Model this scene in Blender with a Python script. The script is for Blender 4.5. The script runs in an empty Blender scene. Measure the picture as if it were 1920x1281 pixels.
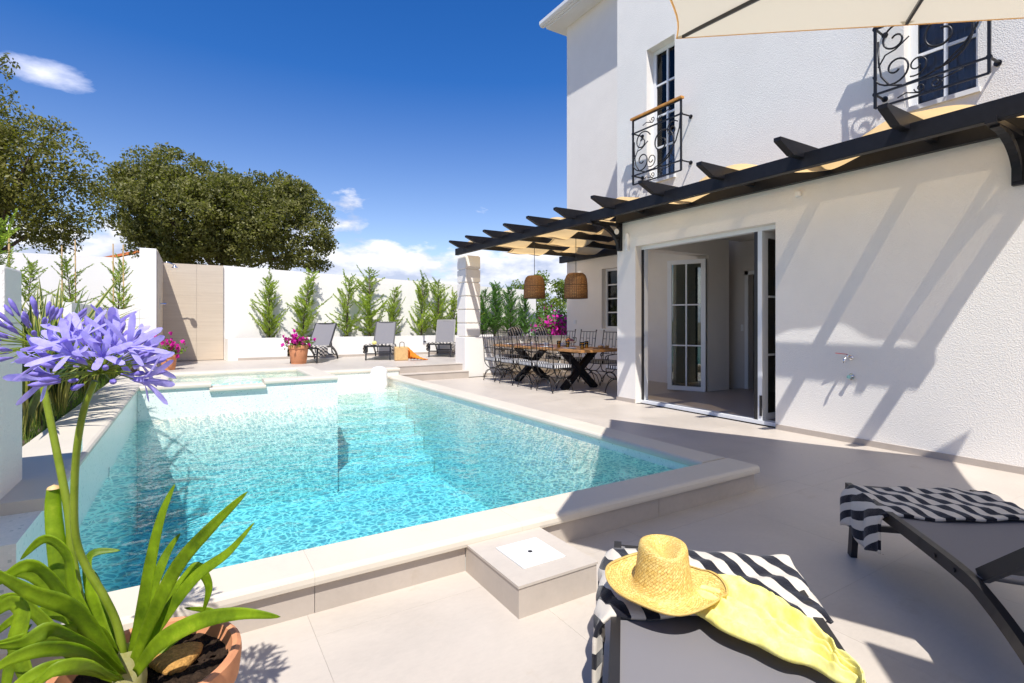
import bpy, math, random
from mathutils import Vector, Matrix
import numpy as np
random.seed(7); np.random.seed(7)
C = bpy.context.scene
COL = C.collection
R = math.radians
# ------------------------------------------------------------------ camera, sun, sky
CAM_H = 1.25; FPX = 976.0; HY = 603.5; YAW = R(31.66)
SN, CS = math.sin(YAW), math.cos(YAW)
cam = bpy.data.cameras.new('camera'); cam_o = bpy.data.objects.new('camera', cam); COL.objects.link(cam_o)
cam_o.location = (0, 0, CAM_H); cam_o.rotation_euler = (R(90), 0, -YAW)
cam.sensor_width = 36; cam.lens = FPX / 1920 * 36; cam.shift_y = -(640.5 - HY) / 1920
cam.clip_start = 0.05; cam.clip_end = 2000
C.camera = cam_o
SUN = Vector((-1, -1.85, 3.4)).normalized()
sun = bpy.data.lights.new('sun', 'SUN'); sun.energy = 3.6; sun.angle = R(0.53); sun.color = (1.0, 0.97, 0.93)
sun_o = bpy.data.objects.new('sun', sun); COL.objects.link(sun_o)
sun_o.rotation_euler = SUN.to_track_quat('Z', 'Y').to_euler(); sun_o.location = (0, 0, 30)
C.view_settings.view_transform = 'Standard'; C.view_settings.look = 'None'
C.view_settings.exposure = 0.76; C.view_settings.gamma = 1; C.view_settings.use_curve_mapping = False
C.render.engine = 'CYCLES'
C.cycles.max_bounces = 10; C.cycles.transparent_max_bounces = 16; C.cycles.diffuse_bounces = 6
W = bpy.data.worlds.new('World'); C.world = W; W.use_nodes = True
def build_world():
    nt = W.node_tree; nt.nodes.clear(); N = nt.nodes.new; L = nt.links.new
    out = N('ShaderNodeOutputWorld'); bg = N('ShaderNodeBackground'); L(bg.outputs[0], out.inputs[0])
    bg.inputs['Strength'].default_value = 0.14
    sky = N('ShaderNodeTexSky'); sky.sky_type = 'NISHITA'; sky.sun_disc = False
    sky.sun_elevation = math.asin(SUN.z); sky.sun_rotation = math.atan2(SUN.x, SUN.y)
    sky.air_density = 1.0; sky.dust_density = 0.15; sky.ozone_density = 3.0; sky.altitude = 600
    tc = N('ShaderNodeTexCoord')
    sep = N('ShaderNodeSeparateXYZ'); L(tc.outputs['Generated'], sep.inputs[0])
    def M(op, a, b=None, c=None, clamp=False):
        m = N('ShaderNodeMath'); m.operation = op; m.use_clamp = clamp
        for i, v in enumerate((a, b, c)):
            if v is None: continue
            if isinstance(v, (int, float)): m.inputs[i].default_value = v
            else: L(v, m.inputs[i])
        return m.outputs[0]
    def VM(op, a, b):
        m = N('ShaderNodeVectorMath'); m.operation = op
        for i, v in enumerate((a, b)):
            if isinstance(v, tuple): m.inputs[i].default_value = v
            else: L(v, m.inputs[i])
        return m
    # saturate the clear sky a little, as the polarised look of the photograph
    hs = N('ShaderNodeHueSaturation'); hs.inputs['Saturation'].default_value = 1.36; hs.inputs['Value'].default_value = 0.69
    hs.inputs['Hue'].default_value = 0.513
    L(sky.outputs[0], hs.inputs['Color'])
    z = sep.outputs[2]
    L(M('MINIMUM', M('MULTIPLY_ADD', M('MAXIMUM', z, 0.0), 1.15, 0.88), 1.36), hs.inputs['Saturation'])
    # cumulus: stretched noise on the direction vector
    sc = VM('MULTIPLY', tc.outputs['Generated'], (1.0, 1.0, 2.3))
    n1 = N('ShaderNodeTexNoise'); n1.inputs['Scale'].default_value = 4.6; n1.inputs['Detail'].default_value = 9; n1.inputs['Roughness'].default_value = 0.56
    L(sc.outputs[0], n1.inputs['Vector'])
    off = VM('ADD', sc.outputs[0], (0.0, 0.0, 0.05))
    n2 = N('ShaderNodeTexNoise'); n2.inputs['Scale'].default_value = 4.6; n2.inputs['Detail'].default_value = 9; n2.inputs['Roughness'].default_value = 0.56
    L(off.outputs[0], n2.inputs['Vector'])
    # threshold rises with elevation: clouds crowd near the horizon
    el = M('MULTIPLY', z, 2.7)
    thr = M('ADD', M('POWER', M('MAXIMUM', el, 0.0), 2.1), 0.325)
    d = M('SUBTRACT', n1.outputs[0], thr)
    mask = M('MULTIPLY', d, 14.0, clamp=True)
    # one thin streaky cloud high on the left
    cdir = Vector((-0.2425, 1.324, 0.478)).normalized()
    dd = VM('SUBTRACT', tc.outputs['Generated'], tuple(cdir))
    st = VM('MULTIPLY', dd.outputs[0], (19.0, 19.0, 44.0))
    ln = N('ShaderNodeVectorMath'); ln.operation = 'LENGTH'; L(st.outputs[0], ln.inputs[0])
    n3 = N('ShaderNodeTexNoise'); n3.inputs['Scale'].default_value = 14; n3.inputs['Detail'].default_value = 7; n3.inputs['Roughness'].default_value = 0.6
    s3 = VM('MULTIPLY', tc.outputs['Generated'], (1.0, 1.0, 3.0)); L(s3.outputs[0], n3.inputs['Vector'])
    m3 = M('MULTIPLY', M('SUBTRACT', M('ADD', n3.outputs[0], 0.10), M('MULTIPLY', ln.outputs['Value'], 0.62)), 1.25, clamp=True)
    # cloud colour: lit tops, bluish grey bases
    lit = M('MULTIPLY_ADD', M('SUBTRACT', n1.outputs[0], n2.outputs[0]), 6.5, 0.50, clamp=True)
    mx = N('ShaderNodeMix'); mx.data_type = 'RGBA'
    mx.inputs[6].default_value = (2.5, 2.8, 3.7, 1); mx.inputs[7].default_value = (5.2, 5.15, 5.3, 1); L(lit, mx.inputs[0])
    a = N('ShaderNodeMix'); a.data_type = 'RGBA'; L(M('MULTIPLY', mask, 0.93), a.inputs[0]); L(hs.outputs[0], a.inputs[6]); L(mx.outputs[2], a.inputs[7])
    b = N('ShaderNodeMix'); b.data_type = 'RGBA'; L(m3, b.inputs[0]); L(a.outputs[2], b.inputs[6]); b.inputs[7].default_value = (6.5, 6.4, 7.0, 1)
    L(b.outputs[2], bg.inputs['Color'])
build_world()

# ------------------------------------------------------------------ helpers
def P(px, py, D):                       # pixel of the photograph + distance -> world point
    l = (px - 960) / FPX * D; return Vector((SN * D + CS * l, CS * D - SN * l, CAM_H + (HY - py) / FPX * D))
def onZ(px, py, z): return P(px, py, (z - CAM_H) * FPX / (HY - py))
def onY(px, py, Y):
    l = (px - 960) / FPX; return P(px, py, Y / (CS - SN * l))
def onX(px, py, X):
    l = (px - 960) / FPX; return P(px, py, X / (SN + CS * l))

class MB:
    def __init__(s): s.v = []; s.f = []; s.m = []; s.uv = []; s.hasuv = False
    def add(s, vs, fs, mi=0, uvs=None):
        b = len(s.v); s.v += [tuple(p) for p in vs]
        for k, f in enumerate(fs):
            s.f.append([b + i for i in f]); s.m.append(mi)
            if uvs: s.hasuv = True; s.uv.append([uvs[i] for i in f])
            else: s.uv.append([(0, 0)] * len(f))
        return s
    def box(s, x0, y0, z0, x1, y1, z1, mi=0):
        vs = [(x, y, z) for z in (z0, z1) for y in (y0, y1) for x in (x0, x1)]
        return s.add(vs, [(0, 2, 3, 1), (4, 5, 7, 6), (0, 1, 5, 4), (2, 6, 7, 3), (0, 4, 6, 2), (1, 3, 7, 5)], mi)
    def prism(s, poly, z0, z1, mi=0):          # poly: ccw (x, y)
        n = len(poly); vs = [(x, y, z0) for x, y in poly] + [(x, y, z1) for x, y in poly]
        fs = [tuple(range(n))[::-1], tuple(range(n, 2 * n))] + [(i, (i + 1) % n, n + (i + 1) % n, n + i) for i in range(n)]
        return s.add(vs, fs, mi)
    def extr(s, prof, o, u, v, w, L, mi=0):     # profile (a,b) in axes u,v at o, extruded along w by L
        o, u, v, w = Vector(o), Vector(u), Vector(v), Vector(w); n = len(prof)
        vs = [o + u * a + v * b for a, b in prof] + [o + u * a + v * b + w * L for a, b in prof]
        fs = [tuple(range(n)), tuple(range(n, 2 * n))[::-1]] + [(i, n + i, n + (i + 1) % n, (i + 1) % n) for i in range(n)]
        return s.add(vs, fs, mi)
    def tube(s, pts, r, n=6, mi=0, cap=True, flat=None):
        pts = [Vector(p) for p in pts]; k = len(pts); rs = r if isinstance(r, (list, tuple)) else [r] * k
        vs = []; up = Vector((0, 0, 1)); prev = None
        for i in range(k):
            t = (pts[min(i + 1, k - 1)] - pts[max(i - 1, 0)])
            t = t.normalized() if t.length > 1e-9 else Vector((0, 0, 1))
            if prev is None: a = t.cross(up if abs(t.z) < .95 else Vector((1, 0, 0))).normalized()
            else:
                a = (prev - t * prev.dot(t)); a = a.normalized() if a.length > 1e-6 else t.cross(Vector((1, 0, 0))).normalized()
            prev = a; b = t.cross(a)
            fx, fy = flat if flat else (1, 1)
            for j in range(n):
                q = 2 * math.pi * (j + (.5 if n == 4 else 0)) / n
                vs.append(pts[i] + a * math.cos(q) * rs[i] * fx + b * math.sin(q) * rs[i] * fy)
        fs = [(i * n + j, (i + 1) * n + j, (i + 1) * n + (j + 1) % n, i * n + (j + 1) % n) for i in range(k - 1) for j in range(n)]
        if cap: fs += [tuple(range(n)), tuple(range((k - 1) * n, k * n))[::-1]]
        return s.add(vs, fs, mi)
    def bar(s, a, b, w, h, mi=0, up=(0, 0, 1)):   # box beam, w across, h along up
        a, b = Vector(a), Vector(b); t = (b - a).normalized(); up = Vector(up)
        x = t.cross(up); x = x.normalized() if x.length > 1e-5 else Vector((1, 0, 0)); y = x.cross(t).normalized()
        vs = [p + x * sx * w / 2 + y * sy * h / 2 for p in (a, b) for sx, sy in ((-1, -1), (1, -1), (1, 1), (-1, 1))]
        return s.add(vs, [(0, 1, 2, 3), (7, 6, 5, 4), (0, 4, 5, 1), (1, 5, 6, 2), (2, 6, 7, 3), (3, 7, 4, 0)], mi)
    def lathe(s, prof, o=(0, 0, 0), n=24, mi=0, f=None):     # prof: (r, z)
        vs = []; o = Vector(o)
        for r, z in prof:
            for j in range(n):
                q = 2 * math.pi * j / n; x, y, zz = r * math.cos(q), r * math.sin(q), z
                if f: x, y, zz = f(x, y, zz, r, q)
                vs.append(o + Vector((x, y, zz)))
        fs = [(i * n + j, i * n + (j + 1) % n, (i + 1) * n + (j + 1) % n, (i + 1) * n + j) for i in range(len(prof) - 1) for j in range(n)]
        uv = [(j / n, i / max(1, len(prof) - 1)) for i in range(len(prof)) for j in range(n)]
        return s.add(vs, fs, mi, uv)
    def grid(s, fn, nu, nv, mi=0, uvf=None):
        vs = [fn(i / nu, j / nv) for i in range(nu + 1) for j in range(nv + 1)]
        uv = [(uvf(i / nu, j / nv) if uvf else (i / nu, j / nv)) for i in range(nu + 1) for j in range(nv + 1)]
        w = nv + 1
        fs = [(i * w + j, (i + 1) * w + j, (i + 1) * w + j + 1, i * w + j + 1) for i in range(nu) for j in range(nv)]
        return s.add(vs, fs, mi, uv)
    def ribbon(s, pts, wid, side=None, mi=0, fold=0.0, mis=None):
        pts = [Vector(p) for p in pts]; k = len(pts); vs = []; fs = []; ms = []
        cols = 3 if mis is None else 5
        for i, p in enumerate(pts):
            t = (pts[min(i + 1, k - 1)] - pts[max(i - 1, 0)]).normalized()
            sd = Vector(side) if side is not None else t.cross(Vector((0, 0, 1)))
            sd = (sd - t * sd.dot(t)); sd = sd.normalized() if sd.length > 1e-5 else Vector((1, 0, 0))
            nn = sd.cross(t); w = wid[i] if isinstance(wid, (list, tuple)) else wid
            offs = (-1, 0, 1) if cols == 3 else (-1, -.55, 0, .55, 1)
            for a in offs: vs.append(p + sd * w * a / 2 + nn * fold * w * abs(a))
        for i in range(k - 1):
            for j in range(cols - 1): fs.append((i * cols + j, i * cols + j + 1, (i + 1) * cols + j + 1, (i + 1) * cols + j))
        b = len(s.f); s.add(vs, fs, mi)
        if mis:
            for q in range(len(fs)): s.m[b + q] = mis[0] if q % 4 in (0, 3) else mis[1]
        return s
    def mesh(s, name, mats, smooth=False, bevel=0):
        me = bpy.data.meshes.new(name); me.from_pydata(s.v, [], s.f)
        for m in (mats if isinstance(mats, (list, tuple)) else [mats]): me.materials.append(m)
        me.polygons.foreach_set('material_index', s.m)
        if s.hasuv:
            l = me.uv_layers.new(name='UVMap'); l.data.foreach_set('uv', [c for f in s.uv for p in f for c in p])
        if smooth: me.polygons.foreach_set('use_smooth', [True] * len(me.polygons))
        me.update(); return me
    def build(s, name, mats, parent=None, smooth=False, bevel=0, solid=0, sharp=None):
        o = bpy.data.objects.new(name, s.mesh(name, mats, smooth)); COL.objects.link(o)
        put(o, parent)
        if solid:
            md = o.modifiers.new('solid', 'SOLIDIFY'); md.thickness = solid; md.offset = 0
        if bevel:
            md = o.modifiers.new('bevel', 'BEVEL'); md.width = bevel; md.segments = 2; md.limit_method = 'ANGLE'; md.angle_limit = R(40)
        if smooth and sharp:
            try: o.data.set_sharp_from_angle(angle=R(sharp))
            except Exception: pass
        return o
def put(o, parent):                    # meshes of unique things are written in world coordinates
    if parent is None: return
    o.parent = parent
    if parent.type == 'EMPTY' and not parent.get('_local'): o.matrix_parent_inverse = Matrix.Translation(-Vector(parent.location))
def tag(o, label=None, cat=None, group=None, kind=None):
    if label: o['label'] = label
    if cat: o['category'] = cat
    if group: o['group'] = group
    if kind: o['kind'] = kind
    return o
def thing(name, label, cat, loc=(0, 0, 0), rz=0, group=None, local=False, kind=None):
    o = bpy.data.objects.new(name, None); COL.objects.link(o); o.location = loc; o.rotation_euler = (0, 0, rz)
    o.empty_display_size = .1
    if local: o['_local'] = 1
    return tag(o, label, cat, group, kind)
def copy_tree(o, parent=None):
    c = o.copy(); COL.objects.link(c)
    if parent: c.parent = parent; c.matrix_parent_inverse = o.matrix_parent_inverse.copy()
    for ch in list(o.children): copy_tree(ch, c)
    return c
def lerp(a, b, t): return a + (b - a) * t
def spline(pts, n):                    # Catmull-Rom through points
    pts = [Vector(p) for p in pts]; out = []
    for i in range(len(pts) - 1):
        p0, p1, p2, p3 = pts[max(i - 1, 0)], pts[i], pts[i + 1], pts[min(i + 2, len(pts) - 1)]
        for k in range(n):
            t = k / n
            out.append(0.5 * ((2 * p1) + (p2 - p0) * t + (2 * p0 - 5 * p1 + 4 * p2 - p3) * t * t + (3 * p1 - p0 - 3 * p2 + p3) * t ** 3))
    return out + [pts[-1]]

# ------------------------------------------------------------------ materials
def newmat(name):
    m = bpy.data.materials.new(name); m.use_nodes = True; nt = m.node_tree
    return m, nt, nt.nodes['Principled BSDF'], nt.nodes.new, nt.links.new
def tex(nt, kind='ShaderNodeTexNoise', scale=5, coord='Object', stretch=None, **kw):
    N, L = nt.nodes.new, nt.links.new
    if coord == 'World':
        g = N('ShaderNodeNewGeometry'); src = g.outputs['Position']
    else:
        t = N('ShaderNodeTexCoord'); src = t.outputs[coord]
    if stretch:
        mp = N('ShaderNodeMapping'); mp.inputs['Scale'].default_value = stretch; L(src, mp.inputs['Vector']); src = mp.outputs[0]
    n = N(kind)
    if 'Scale' in n.inputs: n.inputs['Scale'].default_value = scale
    for k, v in kw.items():
        k = k.replace('_', ' ')
        if k in n.inputs: n.inputs[k].default_value = v
    L(src, n.inputs['Vector']); return n
def ramp(nt, fac, stops):
    r = nt.nodes.new('ShaderNodeValToRGB'); nt.links.new(fac, r.inputs[0]); el = r.color_ramp.elements
    while len(el) < len(stops): el.new(.5)
    for e, (p, c) in zip(el, stops): e.position = p; e.color = (*c, 1) if len(c) == 3 else c
    return r
def bumpn(nt, h, strength=.3, dist=.01, prev=None):
    b = nt.nodes.new('ShaderNodeBump'); b.inputs['Strength'].default_value = strength; b.inputs['Distance'].default_value = dist
    nt.links.new(h, b.inputs['Height'])
    if prev: nt.links.new(prev, b.inputs['Normal'])
    return b.outputs[0]
def mat_plain(name, col, rough=.5, metal=0, spec=.5, var=0, vs=6, coord='Object', bump=0, bs=40, bd=.002, coat=0):
    m, nt, p, N, L = newmat(name)
    p.inputs['Base Color'].default_value = (*col, 1); p.inputs['Roughness'].default_value = rough
    p.inputs['Metallic'].default_value = metal; p.inputs['Specular IOR Level'].default_value = spec
    if coat: p.inputs['Coat Weight'].default_value = coat
    if var:
        n = tex(nt, scale=vs, coord=coord, Detail=6, Roughness=.6)
        r = ramp(nt, n.outputs[0], [(.3, tuple(c * (1 - var) for c in col)), (.7, tuple(min(1, c * (1 + var)) for c in col))])
        L(r.outputs[0], p.inputs['Base Color'])
    if bump:
        n = tex(nt, scale=bs, coord=coord, Detail=5); L(bumpn(nt, n.outputs[0], bump, bd), p.inputs['Normal'])
    return m
def mat_stucco(name, col, scale=55, strength=.8, dist=.006, var=.03):
    m, nt, p, N, L = newmat(name)
    n = tex(nt, scale=.9, coord='World', Detail=7, Roughness=.65)
    r = ramp(nt, n.outputs[0], [(.3, tuple(c * (1 - var) for c in col)), (.75, tuple(min(1, c * (1 + var * .5)) for c in col))])
    L(r.outputs[0], p.inputs['Base Color']); p.inputs['Roughness'].default_value = .9; p.inputs['Specular IOR Level'].default_value = .15
    v = tex(nt, scale=scale, coord='World', Detail=4, Roughness=.62)
    v2 = tex(nt, 'ShaderNodeTexVoronoi', scale=scale * .8, coord='World')
    ad = N('ShaderNodeMath'); ad.operation = 'ADD'; L(v.outputs[0], ad.inputs[0]); L(v2.outputs[0], ad.inputs[1])
    L(bumpn(nt, ad.outputs[0], strength, dist), p.inputs['Normal']); return m
def mat_tile(name, col, var=.12, rough=.42, coord='World'):
    m, nt, p, N, L = newmat(name)
    a = tex(nt, scale=1.3, coord=coord, Detail=9, Roughness=.68, Distortion=.6)
    b = tex(nt, scale=26, coord=coord, Detail=6, Roughness=.7, stretch=(1, 2.2, 1))
    oi = N('ShaderNodeObjectInfo')
    s = N('ShaderNodeMath'); s.operation = 'MULTIPLY_ADD'; L(b.outputs[0], s.inputs[0]); s.inputs[1].default_value = .35; L(a.outputs[0], s.inputs[2])
    s2 = N('ShaderNodeMath'); s2.operation = 'MULTIPLY_ADD'; L(oi.outputs['Random'], s2.inputs[0]); s2.inputs[1].default_value = .07; L(s.outputs[0], s2.inputs[2])
    r = ramp(nt, s2.outputs[0], [(.45, tuple(c * (1 - var) for c in col)), (.68, col), (.95, tuple(min(1, c * (1 + var)) for c in col))])
    st = tex(nt, scale=3.1, coord=coord, Detail=8, Roughness=.75)
    sr = ramp(nt, st.outputs[0], [(.60, (0, 0, 0)), (.74, (.6, .6, .6))])
    mx = N('ShaderNodeMix'); mx.data_type = 'RGBA'; L(sr.outputs[0], mx.inputs[0]); L(r.outputs[0], mx.inputs[6]); mx.inputs[7].default_value = (col[0] * .86, col[1] * .80, col[2] * .70, 1)
    L(mx.outputs[2], p.inputs['Base Color'])
    p.inputs['Specular IOR Level'].default_value = .22
    rr = ramp(nt, a.outputs[0], [(.3, (rough - .08,) * 3), (.8, (rough + .12,) * 3)]); L(rr.outputs[0], p.inputs['Roughness'])
    L(bumpn(nt, b.outputs[0], .12, .002), p.inputs['Normal']); return m
def mat_leaf(name, c1, c2, trans=.35, rough=.45, scale=2.5, spec=.4, coord='World', c3=None):
    m, nt, p, N, L = newmat(name)
    n = tex(nt, scale=scale, coord=coord, Detail=5, Roughness=.7)
    st = [(.32, c1), (.62, c2)] + ([(.75, c3)] if c3 else [])
    r = ramp(nt, n.outputs[0], st); L(r.outputs[0], p.inputs['Base Color'])
    p.inputs['Roughness'].default_value = rough; p.inputs['Specular IOR Level'].default_value = spec
    t = N('ShaderNodeBsdfTranslucent'); g = N('ShaderNodeMix'); g.data_type = 'RGBA'; g.blend_type = 'MULTIPLY'; g.inputs[0].default_value = 1
    L(r.outputs[0], g.inputs[6]); g.inputs[7].default_value = (1.6, 1.9, .7, 1); L(g.outputs[2], t.inputs[0])
    mx = N('ShaderNodeMixShader'); mx.inputs[0].default_value = trans; L(p.outputs[0], mx.inputs[1]); L(t.outputs[0], mx.inputs[2])
    L(mx.outputs[0], nt.nodes['Material Output'].inputs[0]); return m
def mat_cloth(name, col, tcol, trans=.45, ws=900, clear=0):
    m, nt, p, N, L = newmat(name)
    p.inputs['Base Color'].default_value = (*col, 1); p.inputs['Roughness'].default_value = .85; p.inputs['Specular IOR Level'].default_value = .1
    n = tex(nt, scale=3, coord='World', Detail=4); w = tex(nt, scale=ws, coord='World')
    L(bumpn(nt, w.outputs[0], .1, .001, bumpn(nt, n.outputs[0], .3, .02)), p.inputs['Normal'])
    t = N('ShaderNodeBsdfTranslucent'); t.inputs[0].default_value = (*tcol, 1)
    mx = N('ShaderNodeMixShader'); mx.inputs[0].default_value = trans; L(p.outputs[0], mx.inputs[1]); L(t.outputs[0], mx.inputs[2])
    res = mx.outputs[0]
    if clear:
        tp = N('ShaderNodeBsdfTransparent'); tp.inputs[0].default_value = (1, .84, .60, 1); m2 = N('ShaderNodeMixShader'); m2.inputs[0].default_value = clear
        L(res, m2.inputs[1]); L(tp.outputs[0], m2.inputs[2]); res = m2.outputs[0]
    L(res, nt.nodes['Material Output'].inputs[0]); return m
def mat_stripes(name, period=1.0, dark=(.012, .012, .018), light=(.62, .56, .47), bump=.5):
    m, nt, p, N, L = newmat(name)
    uv = N('ShaderNodeTexCoord'); sp = N('ShaderNodeSeparateXYZ'); L(uv.outputs['UV'], sp.inputs[0])
    n = tex(nt, scale=9, coord='UV', Detail=3)
    a = N('ShaderNodeMath'); a.operation = 'MULTIPLY_ADD'; L(n.outputs[0], a.inputs[0]); a.inputs[1].default_value = .10 * period; L(sp.outputs[0], a.inputs[2])
    d = N('ShaderNodeMath'); d.operation = 'DIVIDE'; L(a.outputs[0], d.inputs[0]); d.inputs[1].default_value = period
    f = N('ShaderNodeMath'); f.operation = 'FRACT'; L(d.outputs[0], f.inputs[0])
    g = N('ShaderNodeMath'); g.operation = 'GREATER_THAN'; L(f.outputs[0], g.inputs[0]); g.inputs[1].default_value = .5
    mx = N('ShaderNodeMix'); mx.data_type = 'RGBA'; L(g.outputs[0], mx.inputs[0]); mx.inputs[6].default_value = (*dark, 1); mx.inputs[7].default_value = (*light, 1)
    L(mx.outputs[2], p.inputs['Base Color']); p.inputs['Roughness'].default_value = .95; p.inputs['Specular IOR Level'].default_value = .1
    p.inputs['Sheen Weight'].default_value = .2
    t = tex(nt, scale=330, coord='World', Detail=2); t2 = tex(nt, scale=25, coord='World', Detail=3)
    L(bumpn(nt, t.outputs[0], bump, .003, bumpn(nt, t2.outputs[0], .4, .01)), p.inputs['Normal']); return m
def mat_mosaic(name):
    m, nt, p, N, L = newmat(name)
    v = tex(nt, 'ShaderNodeTexVoronoi', scale=95, coord='World'); v.distance = 'CHEBYCHEV'
    v.inputs['Randomness'].default_value = .15
    sep = N('ShaderNodeSeparateColor'); L(v.outputs['Color'], sep.inputs[0])
    r = ramp(nt, sep.outputs[0], [(0, (.45, .50, .46)), (.03, (.60, .64, .60)), (.05, (.76, .78, .72)), (.55, (.80, .80, .74)), (.8, (.83, .83, .77))])
    big = tex(nt, scale=2.2, coord='World', Detail=4)
    br = ramp(nt, big.outputs[0], [(.35, (.93, .97, .95)), (.7, (1, 1, 1))])
    mx = N('ShaderNodeMix'); mx.data_type = 'RGBA'; mx.blend_type = 'MULTIPLY'; mx.inputs[0].default_value = 1; L(r.outputs[0], mx.inputs[6]); L(br.outputs[0], mx.inputs[7])
    L(mx.outputs[2], p.inputs['Base Color']); p.inputs['Roughness'].default_value = .3
    L(bumpn(nt, v.outputs['Distance'], .15, .002), p.inputs['Normal']); return m
def mat_water(name, cell=22, dark=.63):
    m, nt, p, N, L = newmat(name); nt.nodes.remove(p); out = nt.nodes['Material Output']
    n1 = tex(nt, scale=5.0, coord='World', Detail=2, stretch=(1, 1, 1)); n2 = tex(nt, scale=22, coord='World', Detail=3)
    ad = N('ShaderNodeMath'); ad.operation = 'MULTIPLY_ADD'; L(n2.outputs[0], ad.inputs[0]); ad.inputs[1].default_value = .16; L(n1.outputs[0], ad.inputs[2])
    bmp = bumpn(nt, ad.outputs[0], .50, .045)
    # caustic light painted into the transparent colour: bright cell edges, dimmer cell centres
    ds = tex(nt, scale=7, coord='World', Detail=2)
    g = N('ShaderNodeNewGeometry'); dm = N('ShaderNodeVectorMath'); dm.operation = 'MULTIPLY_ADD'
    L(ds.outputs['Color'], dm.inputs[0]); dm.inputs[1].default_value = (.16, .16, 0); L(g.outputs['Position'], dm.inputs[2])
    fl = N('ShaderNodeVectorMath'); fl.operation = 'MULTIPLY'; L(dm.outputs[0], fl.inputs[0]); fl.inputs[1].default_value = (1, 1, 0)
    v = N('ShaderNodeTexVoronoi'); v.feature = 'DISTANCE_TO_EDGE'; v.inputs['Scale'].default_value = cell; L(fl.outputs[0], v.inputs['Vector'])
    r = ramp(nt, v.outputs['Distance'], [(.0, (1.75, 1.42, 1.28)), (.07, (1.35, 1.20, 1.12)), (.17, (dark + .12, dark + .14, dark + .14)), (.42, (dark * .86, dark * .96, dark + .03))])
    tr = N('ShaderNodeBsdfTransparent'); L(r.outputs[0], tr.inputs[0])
    gl = N('ShaderNodeBsdfGlossy'); gl.inputs['Roughness'].default_value = .02; L(bmp, gl.inputs['Normal'])
    fr = N('ShaderNodeFresnel'); fr.inputs['IOR'].default_value = 1.33; L(bmp, fr.inputs['Normal'])
    mx = N('ShaderNodeMixShader'); L(fr.outputs[0], mx.inputs[0]); L(tr.outputs[0], mx.inputs[1]); L(gl.outputs[0], mx.inputs[2])
    L(mx.outputs[0], out.inputs[0])
    ab = N('ShaderNodeVolumeAbsorption'); ab.inputs['Color'].default_value = (.50, .855, .925, 1); ab.inputs['Density'].default_value = 0.85
    L(ab.outputs[0], out.inputs['Volume']); return m
def mat_glass(name, tint=(.85, .92, .9), refl=1.5):
    m, nt, p, N, L = newmat(name); nt.nodes.remove(p)
    tr = N('ShaderNodeBsdfTransparent'); tr.inputs[0].default_value = (*tint, 1)
    gl = N('ShaderNodeBsdfGlossy'); gl.inputs['Roughness'].default_value = .01
    fr = N('ShaderNodeFresnel'); fr.inputs['IOR'].default_value = refl
    mx = N('ShaderNodeMixShader'); L(fr.outputs[0], mx.inputs[0]); L(tr.outputs[0], mx.inputs[1]); L(gl.outputs[0], mx.inputs[2])
    L(mx.outputs[0], nt.nodes['Material Output'].inputs[0]); return m
M = {}
M['stucco'] = mat_stucco('rough_white_stucco', (.87, .825, .75), 120, .6, .0035, .06)
M['render'] = mat_stucco('smooth_white_render', (.87, .825, .75), 120, .3, .002)
M['garden_white'] = mat_stucco('garden_wall_white', (.85, .815, .755), 90, .25, .002)
M['tile'] = mat_tile('porcelain_tile', (.50, .443, .378))
M['tile_side'] = mat_tile('porcelain_cladding', (.455, .395, .335))
M['grout'] = mat_plain('grout', (.38, .34, .31), .9)
M['coping'] = mat_tile('cream_stone_coping', (.62, .555, .455), .05, .5)
M['mosaic'] = mat_mosaic('pool_mosaic')
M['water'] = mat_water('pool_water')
M['spa_water'] = mat_water('spa_water', 14, .85)
M['iron'] = mat_plain('black_iron', (.018, .017, .018), .38, .3, .5)
M['beam'] = mat_plain('dark_painted_timber', (.009, .009, .012), .45, 0, .3, var=.25, vs=14, bump=.15, bs=30)
M['cloth'] = mat_cloth('sand_shade_cloth', (.70, .50, .26), (.98, .68, .32), .66, clear=.20)
M['canopy'] = mat_cloth('cream_canopy', (.70, .64, .53), (.66, .575, .44), .45)
M['frame'] = mat_plain('charcoal_aluminium', (.035, .033, .034), .38, .4)
M['sling'] = mat_plain('grey_sling_fabric', (.20, .19, .195), .75, 0, .2, bump=.4, bs=700, bd=.001)
M['towel'] = mat_stripes('striped_towel', .086)
M['cushion_edge'] = mat_stripes('striped_cushion', .05, light=(.75, .74, .72))
M['cushion'] = mat_plain('grey_cushion', (.22, .22, .23), .9, 0, .1, bump=.2, bs=300)
M['wood'] = mat_plain('warm_oak', (.45, .22, .075), .45, 0, .4, var=.3, vs=9)
M['rail_wood'] = mat_plain('oiled_handrail', (.60, .27, .06), .4, 0, .4, var=.2, vs=12)
M['white_frame'] = mat_plain('white_window_frame', (.78, .79, .79), .35)
M['glass'] = mat_glass('window_glass', (.84, .95, .89), 2.3)
M['clear_glass'] = mat_glass('drinking_glass', (.97, .98, .97), 1.35)
M['glass_dark'] = mat_glass('upper_window_glass', (.60, .62, .66), 1.42)
M['room'] = mat_plain('room_plaster', (.60, .56, .51), .8)
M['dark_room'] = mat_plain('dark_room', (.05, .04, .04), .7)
M['room_floor'] = mat_tile('room_floor_tile', (.36, .31, .28))
M['curtain'] = mat_plain('sheer_curtain', (.78, .78, .80), .9)
M['chrome'] = mat_plain('chrome', (.75, .75, .77), .12, 1)
M['terracotta'] = mat_plain('terracotta', (.62, .27, .13), .75, 0, .3, var=.18, vs=7, bump=.2, bs=60)
M['soil'] = mat_plain('dark_soil', (.035, .022, .014), .95, 0, .1, var=.5, vs=60, bump=1, bs=90, bd=.01)
M['coir'] = mat_plain('coconut_coir', (.45, .24, .07), .95, 0, .1, var=.4, vs=120, bump=1, bs=200, bd=.004)
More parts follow.
